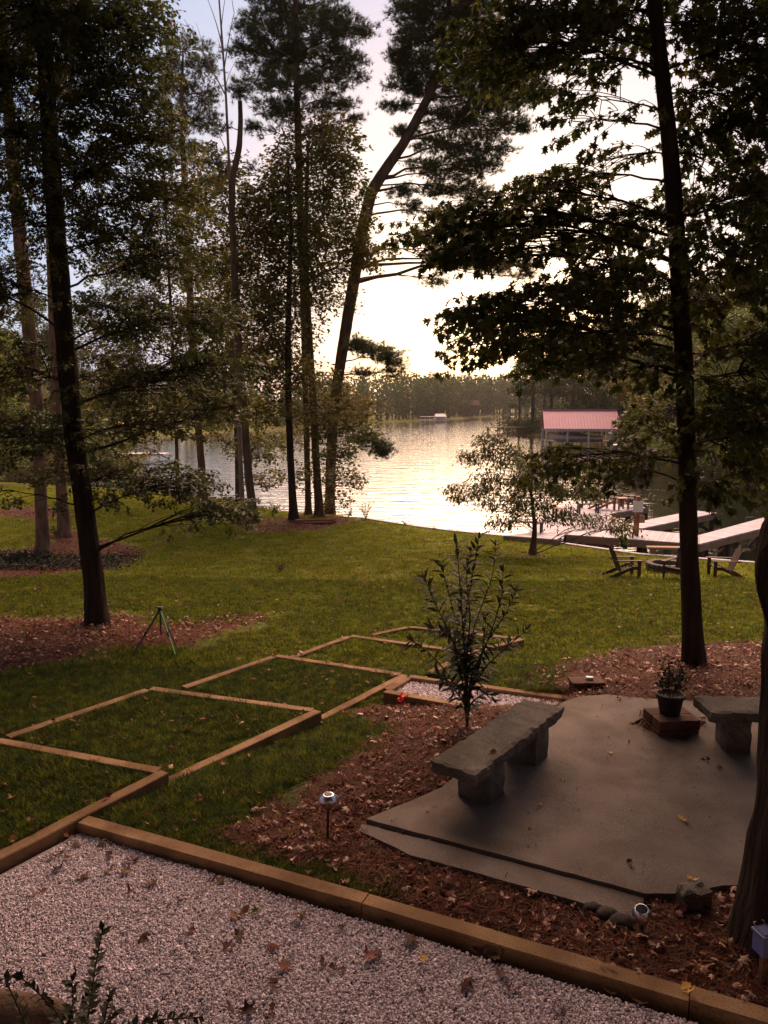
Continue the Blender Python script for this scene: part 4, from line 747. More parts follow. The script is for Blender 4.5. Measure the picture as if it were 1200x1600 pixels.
# ------------------------------------------------------------------ litter, straw and grass (stuff)
def gen_area(n, x0, x1, y0, y1, pw=1.0):
    x = RNG.uniform(x0, x1, n); y = y0+(y1-y0)*RNG.uniform(0, 1, n)**pw; return x, y
PAT = OUT
def blocked(x, y):
    b_ = (sdf(GRAVEL, x, y) > -.08) | ((sdf(PAT, x, y) > -.01) & (sdf(HOLE, x, y) < 0)) | (sdf(CURB, x, y) > -.01) | (sdf(WALK, x, y) > -.05)
    return b_
def level(x, y):
    z = rbf(x, y)
    for poly, zz in BOXES: z = np.where(sdf(poly, x, y) > -.02, np.maximum(z, zz), z)
    return z
def inview(x, y, m=.6): return (np.abs(x) < y*.53+m)
needle = MB(); 
for i in range(7):
    a = random.uniform(0, 6.28); c = Vector((random.uniform(-.05, .05), random.uniform(-.05, .05), random.uniform(0, .02))); d = Vector((math.cos(a), math.sin(a), random.uniform(-.1, .15)))*.075; s_ = Vector((-d.y, d.x, 0)).normalized()*.0022
    needle.add([c-d-s_, c-d+s_, c+d+s_, c+d-s_], [(0, 1, 2, 3)])
STN = [proto('straw_needles', needle.mesh('straw_needles'), M['straw'])]
LLP = [proto('litter_leaf', tri_mesh('litter_leaf', *CL[k]), M['dry_leaf_isl']) for k in range(5)]
x, y = gen_area(60000, -7, 7, 3.2, 11, 1.2); s_ = straw(x, y)*2+RNG.normal(size=len(x))*.25; k = (s_ > .05) & ~blocked(x, y) & inview(x, y); x, y = x[k], y[k]; n = len(x)
scatter('pine_straw', np.c_[x, y, rbf(x, y)+RNG.uniform(0, .02, n)], np.c_[RNG.normal(size=n)*.2, RNG.normal(size=n)*.2, RNG.uniform(0, 6.28, n)], RNG.uniform(.7, 1.3, n), STN)
x, y = gen_area(60000, -8, 8, 3.2, 14, 1.1); s_ = straw(x, y)*2+RNG.normal(size=len(x))*.3; k = (s_ > .0) & ~blocked(x, y) & inview(x, y); x, y = x[k], y[k]; n = len(x)
kk = RNG.uniform(size=n) < .35
scatter('pale_litter', np.c_[x, y, level(x, y)+RNG.uniform(.025, .055, n)][kk], np.c_[RNG.normal(size=n)*.5, RNG.normal(size=n)*.5, RNG.uniform(0, 6.28, n)][kk], RNG.uniform(.03, .10, n)[kk], [proto('pale_leaf', tri_mesh('pale_leaf', *CL[k]), M['pale_leaf']) for k in (0, 2, 3, 4)])
scatter('leaf_litter', np.c_[x, y, level(x, y)+RNG.uniform(.015, .045, n)], np.c_[RNG.normal(size=n)*.5, RNG.normal(size=n)*.5, RNG.uniform(0, 6.28, n)], RNG.uniform(.03, .085, n), LLP)
x, y = gen_area(9000, -16, 16, 5, 33, 1.1); pat = np.array([mn.noise(Vector((a*.5, b_*.5, 9))) for a, b_ in zip(x, y)]); k = (~blocked(x, y)) & inview(x, y) & (sdf(NEAR, x, y) > .3) & (pat > -.15+.3*RNG.normal(size=len(x))); x, y = x[k], y[k]; n = len(x)
scatter('lawn_leaves', np.c_[x, y, level(x, y)+.05], np.c_[RNG.normal(size=n)*.4, RNG.normal(size=n)*.4, RNG.uniform(0, 6.28, n)], RNG.uniform(.04, .11, n), LLP)
PLP = [proto('pale_leaf', tri_mesh('pale_leaf', *CL[k]), M['pale_leaf']) for k in (0, 2, 3, 4)]
k = RNG.uniform(size=n) < .16; x, y = x[k]+.2, y[k]; n = len(x)
scatter('pale_lawn_leaves', np.c_[x, y, level(x, y)+.06], np.c_[RNG.normal(size=n)*.4, RNG.normal(size=n)*.4, RNG.uniform(0, 6.28, n)], RNG.uniform(.03, .09, n), PLP)
x, y = gen_area(26000, -20, 6, 14, 37); k = (straw(x, y)*1.5+RNG.normal(size=len(x))*.3 > 0) & inview(x, y); x, y = x[k], y[k]; n = len(x)
scatter('litter_under_trees', np.c_[x, y, rbf(x, y)+RNG.uniform(.0, .03, n)], np.c_[RNG.normal(size=n)*.5, RNG.normal(size=n)*.5, RNG.uniform(0, 6.28, n)], RNG.uniform(.05, .13, n), LLP+PLP[:1])
iv = [tuple(PG(*p)[:2]) for p in ((-60, 866), (60, 866), (120, 872), (215, 868), (180, 892), (100, 890), (30, 903), (-60, 905))]; x, y = gen_area(30000, -16, -5, 19, 25); k = sdf(iv, x, y)+RNG.normal(size=len(x))*.25 > 0; x, y = x[k], y[k]; n = len(x)
scatter('ground_ivy', np.c_[x, y, rbf(x, y)+RNG.uniform(.02, .12, n)], np.c_[RNG.normal(size=n)*.6, RNG.normal(size=n)*.6, RNG.uniform(0, 6.28, n)], RNG.uniform(.05, .11, n), [proto('ivy_leaf', tri_mesh('ivy_leaf', *LF_SIMPLE), M['dark_leaf'])])
x, y = gen_area(1500, -.4, 6, 4.3, 8.2); k = ((sdf(OUT, x, y) > .02) | (sdf(CURB, x, y) > .02)) & inview(x, y); x, y = x[k], y[k]; n = len(x)
scatter('patio_crumbs', np.c_[x, y, np.where(sdf(OUT, x, y) > 0, .034, .0)], np.c_[RNG.normal(size=n)*.2, RNG.normal(size=n)*.2, RNG.uniform(0, 6.28, n)], RNG.uniform(.008, .026, n)*RNG.uniform(.5, 1.4, n), LLP)
def tuft(seed, nb, hgt, sprd, wd, m=None):
    R_ = random.Random(seed); mb = MB()
    for _ in range(nb):
        a = R_.uniform(0, 6.28); b0 = Vector((R_.uniform(-sprd, sprd), R_.uniform(-sprd, sprd), -.01)); l_ = R_.uniform(.15, .7); h = hgt*R_.uniform(.6, 1.2); d = Vector((math.cos(a)*l_, math.sin(a)*l_, 1)).normalized(); s_ = Vector((-math.sin(a), math.cos(a), 0))*wd
        m_ = b0+d*h*.55; e = b0+d*h+Vector((math.cos(a), math.sin(a), -.2))*h*.25
        mb.add([b0-s_, b0+s_, m_+s_*.8, m_-s_*.8, e], [(0, 1, 2, 3), (3, 2, 4)])
    return proto('grass_tuft', mb.mesh('grass_tuft'), m or M['grass'])
TU = [tuft(s_, 12, .07, .04, .0024, M['shade_painted_grass'] if s_ else M['grass']) for s_ in range(4)]; TB = [tuft(s_+10, 14, .06, .07, .004, M['shade_painted_grass'] if s_ == 0 else M['grass']) for s_ in range(3)]; TF = [tuft(s_+20, 16, .06, .16, .009) for s_ in range(3)]
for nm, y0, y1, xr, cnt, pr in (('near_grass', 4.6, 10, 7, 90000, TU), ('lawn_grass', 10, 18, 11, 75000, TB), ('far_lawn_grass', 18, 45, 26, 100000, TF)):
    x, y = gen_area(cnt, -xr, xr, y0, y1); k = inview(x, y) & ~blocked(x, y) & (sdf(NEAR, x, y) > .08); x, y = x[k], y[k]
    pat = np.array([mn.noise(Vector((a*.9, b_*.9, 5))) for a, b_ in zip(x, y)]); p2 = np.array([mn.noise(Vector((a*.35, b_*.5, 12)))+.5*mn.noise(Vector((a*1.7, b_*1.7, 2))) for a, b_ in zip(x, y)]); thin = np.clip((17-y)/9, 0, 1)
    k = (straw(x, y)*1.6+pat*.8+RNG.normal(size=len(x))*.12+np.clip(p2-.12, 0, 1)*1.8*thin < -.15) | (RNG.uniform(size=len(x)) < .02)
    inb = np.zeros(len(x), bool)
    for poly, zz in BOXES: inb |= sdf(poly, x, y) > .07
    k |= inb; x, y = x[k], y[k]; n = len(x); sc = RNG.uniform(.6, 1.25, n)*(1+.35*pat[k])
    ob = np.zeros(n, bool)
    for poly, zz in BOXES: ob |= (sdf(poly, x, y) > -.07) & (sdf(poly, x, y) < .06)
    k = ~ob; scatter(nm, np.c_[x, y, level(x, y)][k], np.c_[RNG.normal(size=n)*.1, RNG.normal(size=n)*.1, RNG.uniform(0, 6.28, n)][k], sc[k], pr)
# ------------------------------------------------------------------ stone benches and things on the patio
def rough_block(size, sub=.05, amp=.008, seed=0, top_flat=True):
    bm = bmesh.new(); bmesh.ops.create_cube(bm, size=1)
    for v in bm.verts: v.co = Vector((v.co.x*size[0], v.co.y*size[1], v.co.z*size[2]))
    for ax, L in ((0, size[0]), (1, size[1]), (2, size[2])):
        es = [e for e in bm.edges if abs((e.verts[0].co-e.verts[1].co)[ax]) > L*.9]
        bmesh.ops.subdivide_edges(bm, edges=es, cuts=max(1, int(L/sub)), use_grid_fill=True)
    for v in bm.verts:
        p = v.co.copy(); q = Vector((p.x/size[0], p.y/size[1], p.z/size[2]))*2
        edge = (abs(q.x) > .97)+(abs(q.y) > .97)+(abs(q.z) > .97); n_ = Vector((mn.noise(p*14+Vector((seed, 0, 0))), mn.noise(p*14+Vector((0, seed, 5))), mn.noise(p*14+Vector((9, 0, seed)))))
        k = amp*(.35 if (top_flat and q.z > .97 and edge == 1) else 1.4)
        v.co += n_*k; 
        if edge >= 2: v.co -= Vector((q.x, q.y, q.z))*amp*.5
    me = bpy.data.meshes.new('block'); bm.to_mesh(me); bm.free(); return me
def bench(lab, c, ang, L, W_, legs, legsz):
    r_ = empty('stone_bench', (c[0], c[1], .03), ang, lab, 'bench'); me = rough_block((L, W_, .10), .05, .014, 3); o = obj('seat', me, M['stone'], r_); o.location = (0, 0, .36)
    for i, lx in enumerate(legs):
        o = obj('leg', rough_block((legsz[0], legsz[1], .315), .05, .01, 8+i), M['stone'], r_); o.location = (lx, 0, .155)
bench('long stone bench standing alone in the middle of the patio', (1.0, 6.15), math.atan2(1.37, .97)-.02, 1.62, .40, (-.36, .48), (.26, .30))
bench('short stone bench behind the right trunk beside the planter', (3.62, 6.74), -.03, 1.4, .42, (-.40, .45), (.22, .30))
pl = empty('paver_stack', (2.80, 7.17, -.03), .12, 'low square stack of reddish pavers carrying the dark pot', 'paver stack')
for lay in range(2):
    for ix in (-1, 1):
        for iy in (-1, 1):
            o = obj('paver', rough_block((.205, .175, .098), .06, .004, lay*7+ix*2+iy), M['brick'], pl); o.location = (ix*.104+(.012 if lay else 0), iy*.09, .05+lay*.102); o.rotation_euler = (0, 0, random.uniform(-.03, .03))
pt = empty('potted_plant', (2.80, 7.19, .172), 0, 'small dark potted plant standing on the paver stack', 'potted plant')
MB().lathe([(.095, 0), (.125, .17), (.14, .175), (.14, .2), (.125, .2), (.118, .175)], n=20).build('pot', M['pot'], pt, smooth=True)
lv = Acc(); st = MB(); R_ = np.random.default_rng(3); LP = []; 
for k in range(26):
    a = R_.uniform(0, 6.28); r0 = R_.uniform(0, .07); e = np.array((math.cos(a)*R_.uniform(.05, .2), math.sin(a)*R_.uniform(.05, .2), R_.uniform(.28, .5))); b0 = np.array((math.cos(a)*r0, math.sin(a)*r0, .17)); q = bez(b0, (b0+e)/2+np.array((0, 0, .04)), e, 6); st.tube(q, .0025, 4)
    for f in range(2, 6):
        for _ in range(3): LP.append((q[f]+R_.normal(size=3)*.01, R_.normal(size=3)+np.array((0, 0, .3)), R_.normal(size=3), R_.uniform(.03, .055)))
place_leaves(lv, LF_SIMPLE, np.array([p[0] for p in LP]), np.array([p[1] for p in LP]), np.array([p[2] for p in LP]), np.array([p[3] for p in LP]))
st.build('stem', M['bark_mid'], pt); obj('foliage', lv.mesh('foliage'), M['dark_leaf'], pt, 'stuff')
# things around the patio
def rock(name, c, size, lab, m=M['stone'], rz=0, seed=0):
    o = obj(name, rough_block(size, min(size)/3.5, min(size)*.12, seed, False), m); o.location = c; o.rotation_euler = (.05, -.06, rz); tag(o, lab, name.replace('_', ' ')); return o
p = G(1082, 1412, .0); rock('stone_block', (p[0], p[1], .05), (.19, .13, .13), 'mossy squared stone block by the front right corner of the patio', rz=.15, seed=5)
for i, (px, py, s_, lab) in enumerate(((950, 1434, .11, 'dark rounded edging stone left of the tilted solar light'), (972, 1446, .13, 'dark rounded edging stone under the tilted solar light'), (926, 1424, .09, 'smallest dark edging stone against the patio strip'))):
    p = G(px, py, -.03); bm = bmesh.new(); bmesh.ops.create_icosphere(bm, subdivisions=3, radius=.5)
    for v in bm.verts: v.co *= 1+.16*mn.noise(v.co*3+Vector((i*5, 0, 0)))+.05*mn.noise(v.co*11); v.co.z *= .6
    me = bpy.data.meshes.new('stone'); bm.to_mesh(me); bm.free(); me.polygons.foreach_set('use_smooth', [True]*len(me.polygons)); o = obj('edging_stone', me, M['dark_stone']); o.location = (p[0], p[1], .0); o.scale = (s_*1.3, s_, s_*.9); tag(o, lab, 'stone')
bs_ = empty('brick_stack', (G(917, 1083, -.08)[0], G(917, 1083, -.08)[1]+.05, -.1), .05, 'low stack of old bricks with a flat cap in the leaf litter behind the patio', 'brick stack')
for lay in range(2):
    for k in range(3): o = obj('brick', rough_block((.11, .19, .06), .05, .004, lay*3+k), M['brick'], bs_); o.location = ((k-1)*.114, 0, .03+lay*.063); o.rotation_euler = (0, 0, random.uniform(-.05, .05))
o = obj('cap', rough_block((.37, .22, .035), .05, .004, 9), M['brick'], bs_); o.location = (0, -.005, .146)
o = obj('white_stone', rough_block((.08, .05, .03), .02, .005, 2), M['white']); o.location = (bs_.location.x+.04, bs_.location.y, .082); tag(o, 'small white stone lying on the brick stack', 'stone')
# solar path lights
def solar(lab, base, h, tilt, rz, sc=1.0):
    r_ = empty('solar_light', base, rz, lab, 'solar light'); r_.rotation_euler = (tilt[0], tilt[1], rz); r_.scale = (sc,)*3
    MB().tube([(0, 0, -.1), (0, 0, h-.07)], .008, 8).build('stake', M['blackp'], r_)
    MB().lathe([(.022, h-.075), (.03, h-.06), (.036, h-.01)], n=18).build('lens', M['lens'], r_, smooth=True)
    cp = MB().lathe([(.078, h-.012), (.08, h-.006), (.044, h+.022), (.042, h+.026), (.03, h+.026)], n=28).build('cap', M['steel'], r_, smooth=True)
    MB().lathe([(.0305, h+.0245), (.0305, h+.0275)], n=24).build('solar_panel', M['solar'], cp)
p = G(512, 1312, -.02); solar('upright solar path light with steel cap in the leaf mulch', (p[0], p[1], -.04), .35, (0, .02), 0)
p = G(1003, 1446, .0)
r_ = empty('solar_light', (p[0], p[1], -.03), 0, 'tilted solar path light with open steel ring at the patio corner', 'solar light'); r_.rotation_euler = (.22, -.12, 0)
MB().tube([(0, 0, -.1), (0, 0, .08)], .01, 8).build('stake', M['blackp'], r_); MB().lathe([(.026, .06), (.036, .13)], n=18).build('lens', M['lens'], r_, smooth=True)
MB().lathe([(.037, .128), (.058, .132), (.060, .137), (.042, .152), (.040, .17), (.036, .17), (.035, .14), (.03, .138)], n=26).build('collar', M['steel'], r_, smooth=True); MB().lathe([(.034, .1702), (.034, .172)], n=20).build('cell', M['solar'], r_)
p = G(1184, 1540, 0.0); r_ = empty('square_solar_light', (p[0]+.02, p[1], -.03), .25, 'square blue topped garden light on a wooden stake at the lower right edge', 'garden light')
MB().box((0, 0, .1), (.028, .028, .25), bev=.002).build('stake', M['timber'], r_); MB().box((0, 0, .285), (.085, .085, .115), bev=.006).build('lantern_body', M['blueplas'], r_); tp_ = MB().box((0, 0, .352), (.10, .10, .016), bev=.004).build('top_plate', M['steel'], r_); MB().box((0, 0, .3615), (.07, .07, .003)).build('solar_panel', M['blueplas'], tp_)
for sx in (-1, 1): MB().tube([(sx*.03, .045, .36), (sx*.032, .052, .378), (sx*.02, .05, .384)], .003, 6).build('wire_hook', M['steel'], r_)
# tripod
fa, fb, fc = PG(206, 1026), PG(276, 1029), PG(279, 1017); ap = P(250, 955, 11.25); fd = PG(238, 1012)
r_ = empty('tripod', (ap[0], ap[1], min(fa[2], fb[2])), 0, 'small camera tripod with one bright green leg tube on the lawn', 'tripod'); o0 = np.array(r_.location)
for f_, gmm in ((fa, 'blackp'), (fb, 'greenp'), (fc, 'blackp')):
    a = ap-o0+np.array((0, 0, .02)); b_ = f_-o0; m_ = a+(b_-a)*.52; lg = MB().tube([a, m_], .013, 8).build('leg', M[gmm], r_); MB().tube([m_, b_], .009, 8).build('leg_section', M[gmm], lg)
    MB().tube([a+(b_-a)*.49, a+(b_-a)*.56], .019, 8).build('clamp', M['blackp'], lg); MB().tube([a+(b_-a)*.95, a+(b_-a)*1.0], .015, 8).build('foot', M['blackp'], lg)
MB().tube([ap-o0+np.array((0, 0, .05)), ap-o0-np.array((0, 0, .36))], .011, 8).build('centre_column', M['blackp'], r_)
MB().lathe([(.02, -.01), (.03, .0), (.03, .04), (.018, .05)], ap-o0, 10).build('head', M['blackp'], r_); MB().box(ap-o0+np.array((0, 0, .062)), (.10, .05, .012), bev=.003).build('camera_plate', M['blackp'], r_)
# red flower
p = PG(622, 1128); r_ = empty('red_flower', tuple(p), 0, 'single bright red flower at the end of the gravel walk frame', 'flower'); tpz = P(627, 1090, p[1])-p
MB().tube(bez(np.zeros(3), tpz*.5+np.array((.02, 0, .02)), tpz, 6), .004, 5).build('stem', M['fresh_leaf'], r_); lv = Acc(); R_ = np.random.default_rng(8); m = 26
place_leaves(lv, LF_SIMPLE, tpz+R_.normal(size=(m, 3))*.018, R_.normal(size=(m, 3)), R_.normal(size=(m, 3)), R_.uniform(.035, .06, m)); obj('petals', lv.mesh('petals'), M['redfl'], r_)
# ------------------------------------------------------------------ plants built stem by stem
def stem_plant(name, lab, cat, base, stems, leafm, ln, tmpl, whorl, gap, start, own, stemr=.009, up=.6, group=None, barkm=None):
    r_ = empty(name, tuple(base), 0, lab, cat, group); R_ = np.random.default_rng(len(lab)); LP = []; ac = Acc()
    for pts in stems:
        p_, rr = resample(np.array(pts)-base, np.linspace(stemr, .0025, len(pts)), .02); V, T = tube_np(p_, rr, 6); ac.add(V, T); L = len(p_); i0 = int(L*start); k = i0
        while k < L:
            d = p_[min(k+1, L-1)]-p_[max(k-1, 0)]; d /= np.linalg.norm(d)+1e-9; a0 = R_.uniform(0, 6.28); e1 = np.cross(d, (0, 1, .1)); e1 /= np.linalg.norm(e1)+1e-9; e2 = np.cross(d, e1)
            f = (k-i0)/max(1, L-i0)
            for q in range(whorl+(2 if k > L-3 else 0)):
                a = a0+q*6.28/whorl; o_ = e1*math.cos(a)+e2*math.sin(a); ld = o_*(1.0-.4*f)+d*up*(.6+.8*f)+R_.normal(size=3)*.15; LP.append((p_[k], ld, d+R_.normal(size=3)*.2, ln*R_.uniform(.7, 1.15)*(1-.25*f)))
            k += max(1, int(gap/.02*R_.uniform(.7, 1.3)))
    obj('stems', ac.mesh('stems', True), barkm or M['bark_mid'], r_)
    idx = R_.permutation(len(LP)); lm = tri_mesh('leaf', *tmpl); lm.materials.append(leafm)
    for i in idx[:own]:
        p_, d_, n_, s_ = LP[i]; d = Vector(d_).normalized(); sv = d.cross(Vector(n_)).normalized(); nv = sv.cross(d)
        o = bpy.data.objects.new('leaf', lm); link(o, r_); o.matrix_local = Matrix.Translation(Vector(p_)) @ (Matrix((sv, d, nv)).transposed().to_4x4()) @ Matrix.Scale(float(s_), 4)
    rest = [LP[i] for i in idx[own:]]
    if rest:
        lv = Acc(); place_leaves(lv, tmpl, *(np.array([p[j] for p in rest]) for j in range(3)), np.array([p[3] for p in rest])); obj('foliage', lv.mesh('foliage'), leafm, r_, 'stuff')
    return r_
b0 = PG(730, 1140); Yo = b0[1]
def S_(dy, *pp): return [b0 if i == 0 else P(px, py, Yo+dy*(i/len(pp))) for i, (px, py) in enumerate(((730, 1135),)+pp)]
stem_plant('oleander_shrub', 'slender upright shrub with narrow dark leaves behind the long bench', 'shrub', b0, [
 S_(.05, (729, 1060), (724, 980), (738, 900), (750, 830)), S_(-.2, (728, 1060), (722, 960), (716, 880), (712, 845)), S_(.25, (730, 1070), (740, 980), (770, 900), (775, 850)), S_(-.3, (726, 1080), (708, 1000), (678, 940), (664, 905)),
 S_(.3, (728, 1070), (712, 970), (694, 900), (690, 880)), S_(.2, (734, 1060), (762, 1000), (790, 960), (806, 925)), S_(-.2, (734, 1080), (760, 1040), (792, 1010), (822, 985)), S_(.35, (726, 1090), (690, 1040), (660, 1010), (640, 1000)),
 S_(-.35, (727, 1100), (708, 1075), (692, 1060), (684, 1055)), S_(-.1, (733, 1100), (752, 1085), (766, 1080), (770, 1092)), S_(.1, (732, 1090), (750, 1040), (756, 1000), (760, 960)), S_(-.3, (732, 1095), (722, 1030), (700, 990), (676, 980)), S_(.3, (735, 1070), (770, 980), (785, 930), (786, 895)), S_(0, (728, 1050), (735, 960), (728, 900), (735, 862))],
 M['dark_leaf'], .18, (LF_LANCE[0]*np.array((1.35, 1, 1)), LF_LANCE[1]), 3, .055, .34, 300, .012, up=.3)
# mimosa on the shore
Ym = float(PG(832, 866)[1]); tp, tr = pxt(Ym, [(832, 866, 14), (834, 845, 11), (836, 825, 9), (832, 790, 6), (826, 740, 3)])
tree('mimosa_tree', 'small spreading mimosa tree with feathery leaves beside the dock', tp, tr, bls(Ym, [(772, 688, 20, 9, 1.2), (750, 712, 24, 8, 1), (790, 705, 26, 9, 1.2), (815, 722, 26, 10), (745, 762, 34, 8, 1.3), (735, 775, 22, 6), (800, 752, 38, 10, 1.2), (850, 735, 34, 12, 1.2), (890, 728, 30, 10, 1), (840, 765, 40, 12, 1.2), (880, 760, 40, 12, 1.1), (915, 770, 30, 9, 1), (790, 785, 36, 10, 1.1), (845, 795, 40, 10, 1.1), (872, 806, 26, 7, .8), (930, 812, 34, 7, 1.2), (962, 824, 26, 6, 1.2), (800, 815, 30, 8, .9), (765, 735, 20, 8, .6)], seed=30, deep=1.2),
 M['bark_mid'], M['oak_leaf'], 'broad', .16, 7.5, LF_NARROW, per=12, spray=.32, rise=.55, droop=.9, limb_r=.03, tw=.003, flare=1.3)
for (dx, dy) in ((-.5, -.1), (.9, .3)):
    pass
# small shrubs and weeds
def weed(lab, px, py, h_px, m, ln=.1, nst=8, sp=.5, cat='shrub', name='small_shrub', tm=LF_LANCE, gap=.05, w=2):
    p = PG(px, py); D = p[1]; hh = h_px/F*D; R_ = np.random.default_rng(px); sts = []
    for _ in range(nst):
        a = R_.uniform(0, 6.28); e = p+np.array((math.cos(a)*hh*sp*R_.uniform(.3, 1), math.sin(a)*hh*sp*R_.uniform(.3, 1), hh*R_.uniform(.6, 1.05))); sts.append(list(bez(p, (p+e)/2+np.array((0, 0, hh*.15)), e, 5)))
    return stem_plant(name, lab, cat, p, sts, m, ln, tm, w, gap, .25, 0, .006)
weed('tiny twiggy shrub alone in the middle of the lawn', 438, 893, 20, M['dark_leaf'], .07, 9, .8)
weed('tall pale weeds at the water edge right of the leaning pine', 572, 812, 26, M['fresh_leaf'], .16, 12, .6, gap=.08)
weed('low weeds at the foot of the leaning pine', 545, 808, 10, M['fresh_leaf'], .16, 10, 1.2, gap=.08)
weed('reddish tuft on the shoreline, left one of the two small tufts', 633, 821, 9, M['dry_leaf'], .12, 9, .8, gap=.06)
weed('thin pale grass tuft on the shoreline, right one of the two small tufts', 678, 827, 10, M['fresh_leaf'], .12, 6, .5, gap=.09)
weed('bright green bush against the seawall in front of the dock', 975, 860, 24, M['fresh_leaf'], .12, 16, .55, gap=.04, w=3, tm=LF_SIMPLE)
weed('green sprouts on the shore left of the slim trunk', 430, 802, 12, M['fresh_leaf'], .2, 12, 1.6, gap=.08)
weed('leafy green weeds beside the two stout pines', 88, 838, 14, M['fresh_leaf'], .1, 12, 1.0, gap=.05, tm=LF_SIMPLE)
weed('low ivy clump spreading in front of the stout pine', 40, 880, 14, M['dark_leaf'], .09, 26, 3.0, gap=.04, tm=LF_SIMPLE, w=3)
# shrub and log at the lower left, close to the camera
Ys = 2.75; sb = np.array((G(130, 1600, 0)[0]*.86, 2.6, -.07))
def Sq(*pp): return [sb]+[P(px, py, Ys+dy) for px, py, dy in pp]
stem_plant('small_leaved_shrub', 'small dark leaved shrub poking up at the lower left corner', 'shrub', sb, [Sq((130, 1640, 0), (142, 1560, 0), (150, 1500, 0), (160, 1455, 0)), Sq((110, 1640, -.1), (100, 1590, -.1), (70, 1560, -.1), (30, 1525, -.1)), Sq((150, 1640, .05), (165, 1590, .05), (172, 1550, .1)), Sq((90, 1660, -.1), (110, 1590, -.1), (120, 1550, -.1), (112, 1535, -.1)), Sq((160, 1660, -.1), (190, 1610, -.1), (240, 1592, -.1), (310, 1590, -.1)), Sq((60, 1660, -.1), (40, 1600, -.1), (20, 1555, -.1), (8, 1530, -.1)), Sq((120, 1640, .1), (130, 1590, .1), (140, 1545, .1)), Sq((150, 1650, -.05), (170, 1600, -.05), (180, 1580, -.05))],
 M['dark_leaf'], .06, LF_SIMPLE, 2, .026, .35, 260, .004, up=.35)
lg = empty('log', (-2.0, 3.42, .12), 0, 'end of a reddish brown log at the lower left corner', 'log')
V, T = tube_np(resample([(-1.0, -.25, .1), (-.4, -.05, .06), (.1, .06, .0), (.36, .1, -.07)], [.13, .13, .12, .10], .04)[0], resample([(-1.0, -.25, .1), (-.4, -.05, .06), (.1, .06, .0), (.36, .1, -.07)], [.13, .13, .12, .08], .04)[1], 18, .06)
obj('bark', tri_mesh('bark', V, T, True), M['bark_mid'], lg)
# pile of poles by the trunks
pw_ = empty('pole_pile', tuple(PG(490, 818)), .12, 'small pile of reddish poles at the foot of the shoreline trunks', 'pole pile')
for i, (dx, dy, dz, L) in enumerate(((0, 0, .04, 1.5), (.1, .12, .04, 1.7), (-.1, .22, .05, 1.4), (.05, .06, .12, 1.6), (0, .17, .12, 1.5), (.2, -.1, .04, 1.2))):
    MB().tube([(-L/2+dx, dy, dz), (dx, dy+.02, dz+.01), (L/2+dx, dy, dz+.01)], .045, 8).build('pole', M['chair_red'], pw_)
# ------------------------------------------------------------------ adirondack chairs
def adirondack(lab, loc, rz, m='chair_wood', sc=.82, group='adirondack chairs on the lawn'):
    r_ = empty('adirondack_chair', loc, rz, lab, 'chair', group); r_.scale = (sc,)*3       # faces +x
    for sy in (-1, 1):
        mb = MB(); V = []
        prof = [(.42, .28), (.42, .37), (.20, .36), (-.2, .20), (-.52, .06), (-.56, 0), (-.46, 0), (-.2, .08), (.15, .25)]
        n_ = len(prof); V = [(x, sy*.27-.011, z) for x, z in prof]+[(x, sy*.27+.011, z) for x, z in prof]
        mb.add(V, [tuple(range(n_)), tuple(range(n_, 2*n_))[::-1]]+[(k, (k+1) % n_, (k+1) % n_+n_, k+n_)[::-1] for k in range(n_)]).build('side_rail', M[m], r_)
        MB().box((.40, sy*.305, .27), (.10, .025, .54), bev=.003).build('front_leg', M[m], r_)
        mb = MB(); ar = [(.50, .24), (.50, .37), (.40, .39), (-.30, .33), (-.36, .26)]; mb.prism([(x, sy*y) for x, y in (ar if sy > 0 else ar[::-1])], .54, .562); mb.build('armrest', M[m], r_)
    mb = MB()
    for k in range(6): f = k/5; mb.bar((.40-.46*f, -.26, .375-.17*f), (.40-.46*f, .26, .375-.17*f), .075, .02, up=(.35, 0, 1), bev=.003)
    mb.build('seat', M[m], r_)
    d = Vector((-.36, 0, .93)).normalized()
    for k in range(5):
        y = (k-2)*.105; L = .86-.05*abs(k-2)**1.5; a = Vector((-.10, y*.8, .18)); b2 = a+d*L+Vector((0, y*.25, 0)); MB().bar(a, b2, .09, .018, up=(1, 0, .4), bev=.003).build('back_slat', M[m], r_)
    MB().bar((-.275, -.33, .525), (-.275, .33, .525), .06, .022).build('back_rail', M[m], r_)
    return r_
p = PG(972, 901); adirondack('dark adirondack chair on the lawn facing right, nearest the mimosa', tuple(p), .05)
p = PG(1133, 902); adirondack('adirondack chair on the lawn facing left, right of the slender oak', tuple(p), math.pi-.1)
p = PG(1062, 904); adirondack('adirondack chair half hidden behind the slender oak trunk', tuple(p), math.pi+.75)
fr_ = empty('fire_ring', tuple(PG(1040, 893)), 0, 'low round ring of stacked stones between the lawn chairs', 'fire ring')
for lay in range(2):
    for k in range(11):
        a = 6.283*(k+.5*lay)/11; o = obj('stone', rough_block((.16, .24, .12), .06, .008, k+lay*20), M['stone'], fr_); o.location = (math.cos(a)*.42, math.sin(a)*.42, .06+lay*.125); o.rotation_euler = (0, 0, a)
lb = empty('plank_bench', tuple(PG(1034, 868)), -.10, 'low weathered plank bench beside the seawall', 'bench'); MB().box((.25, 0, .27), (1.5, .32, .07), bev=.01).build('seat', M['fascia'], lb)
for sx in (-.3, .8): MB().box((sx, 0, .12), (.16, .26, .25), bev=.01).build('leg', M['fascia'], lb)
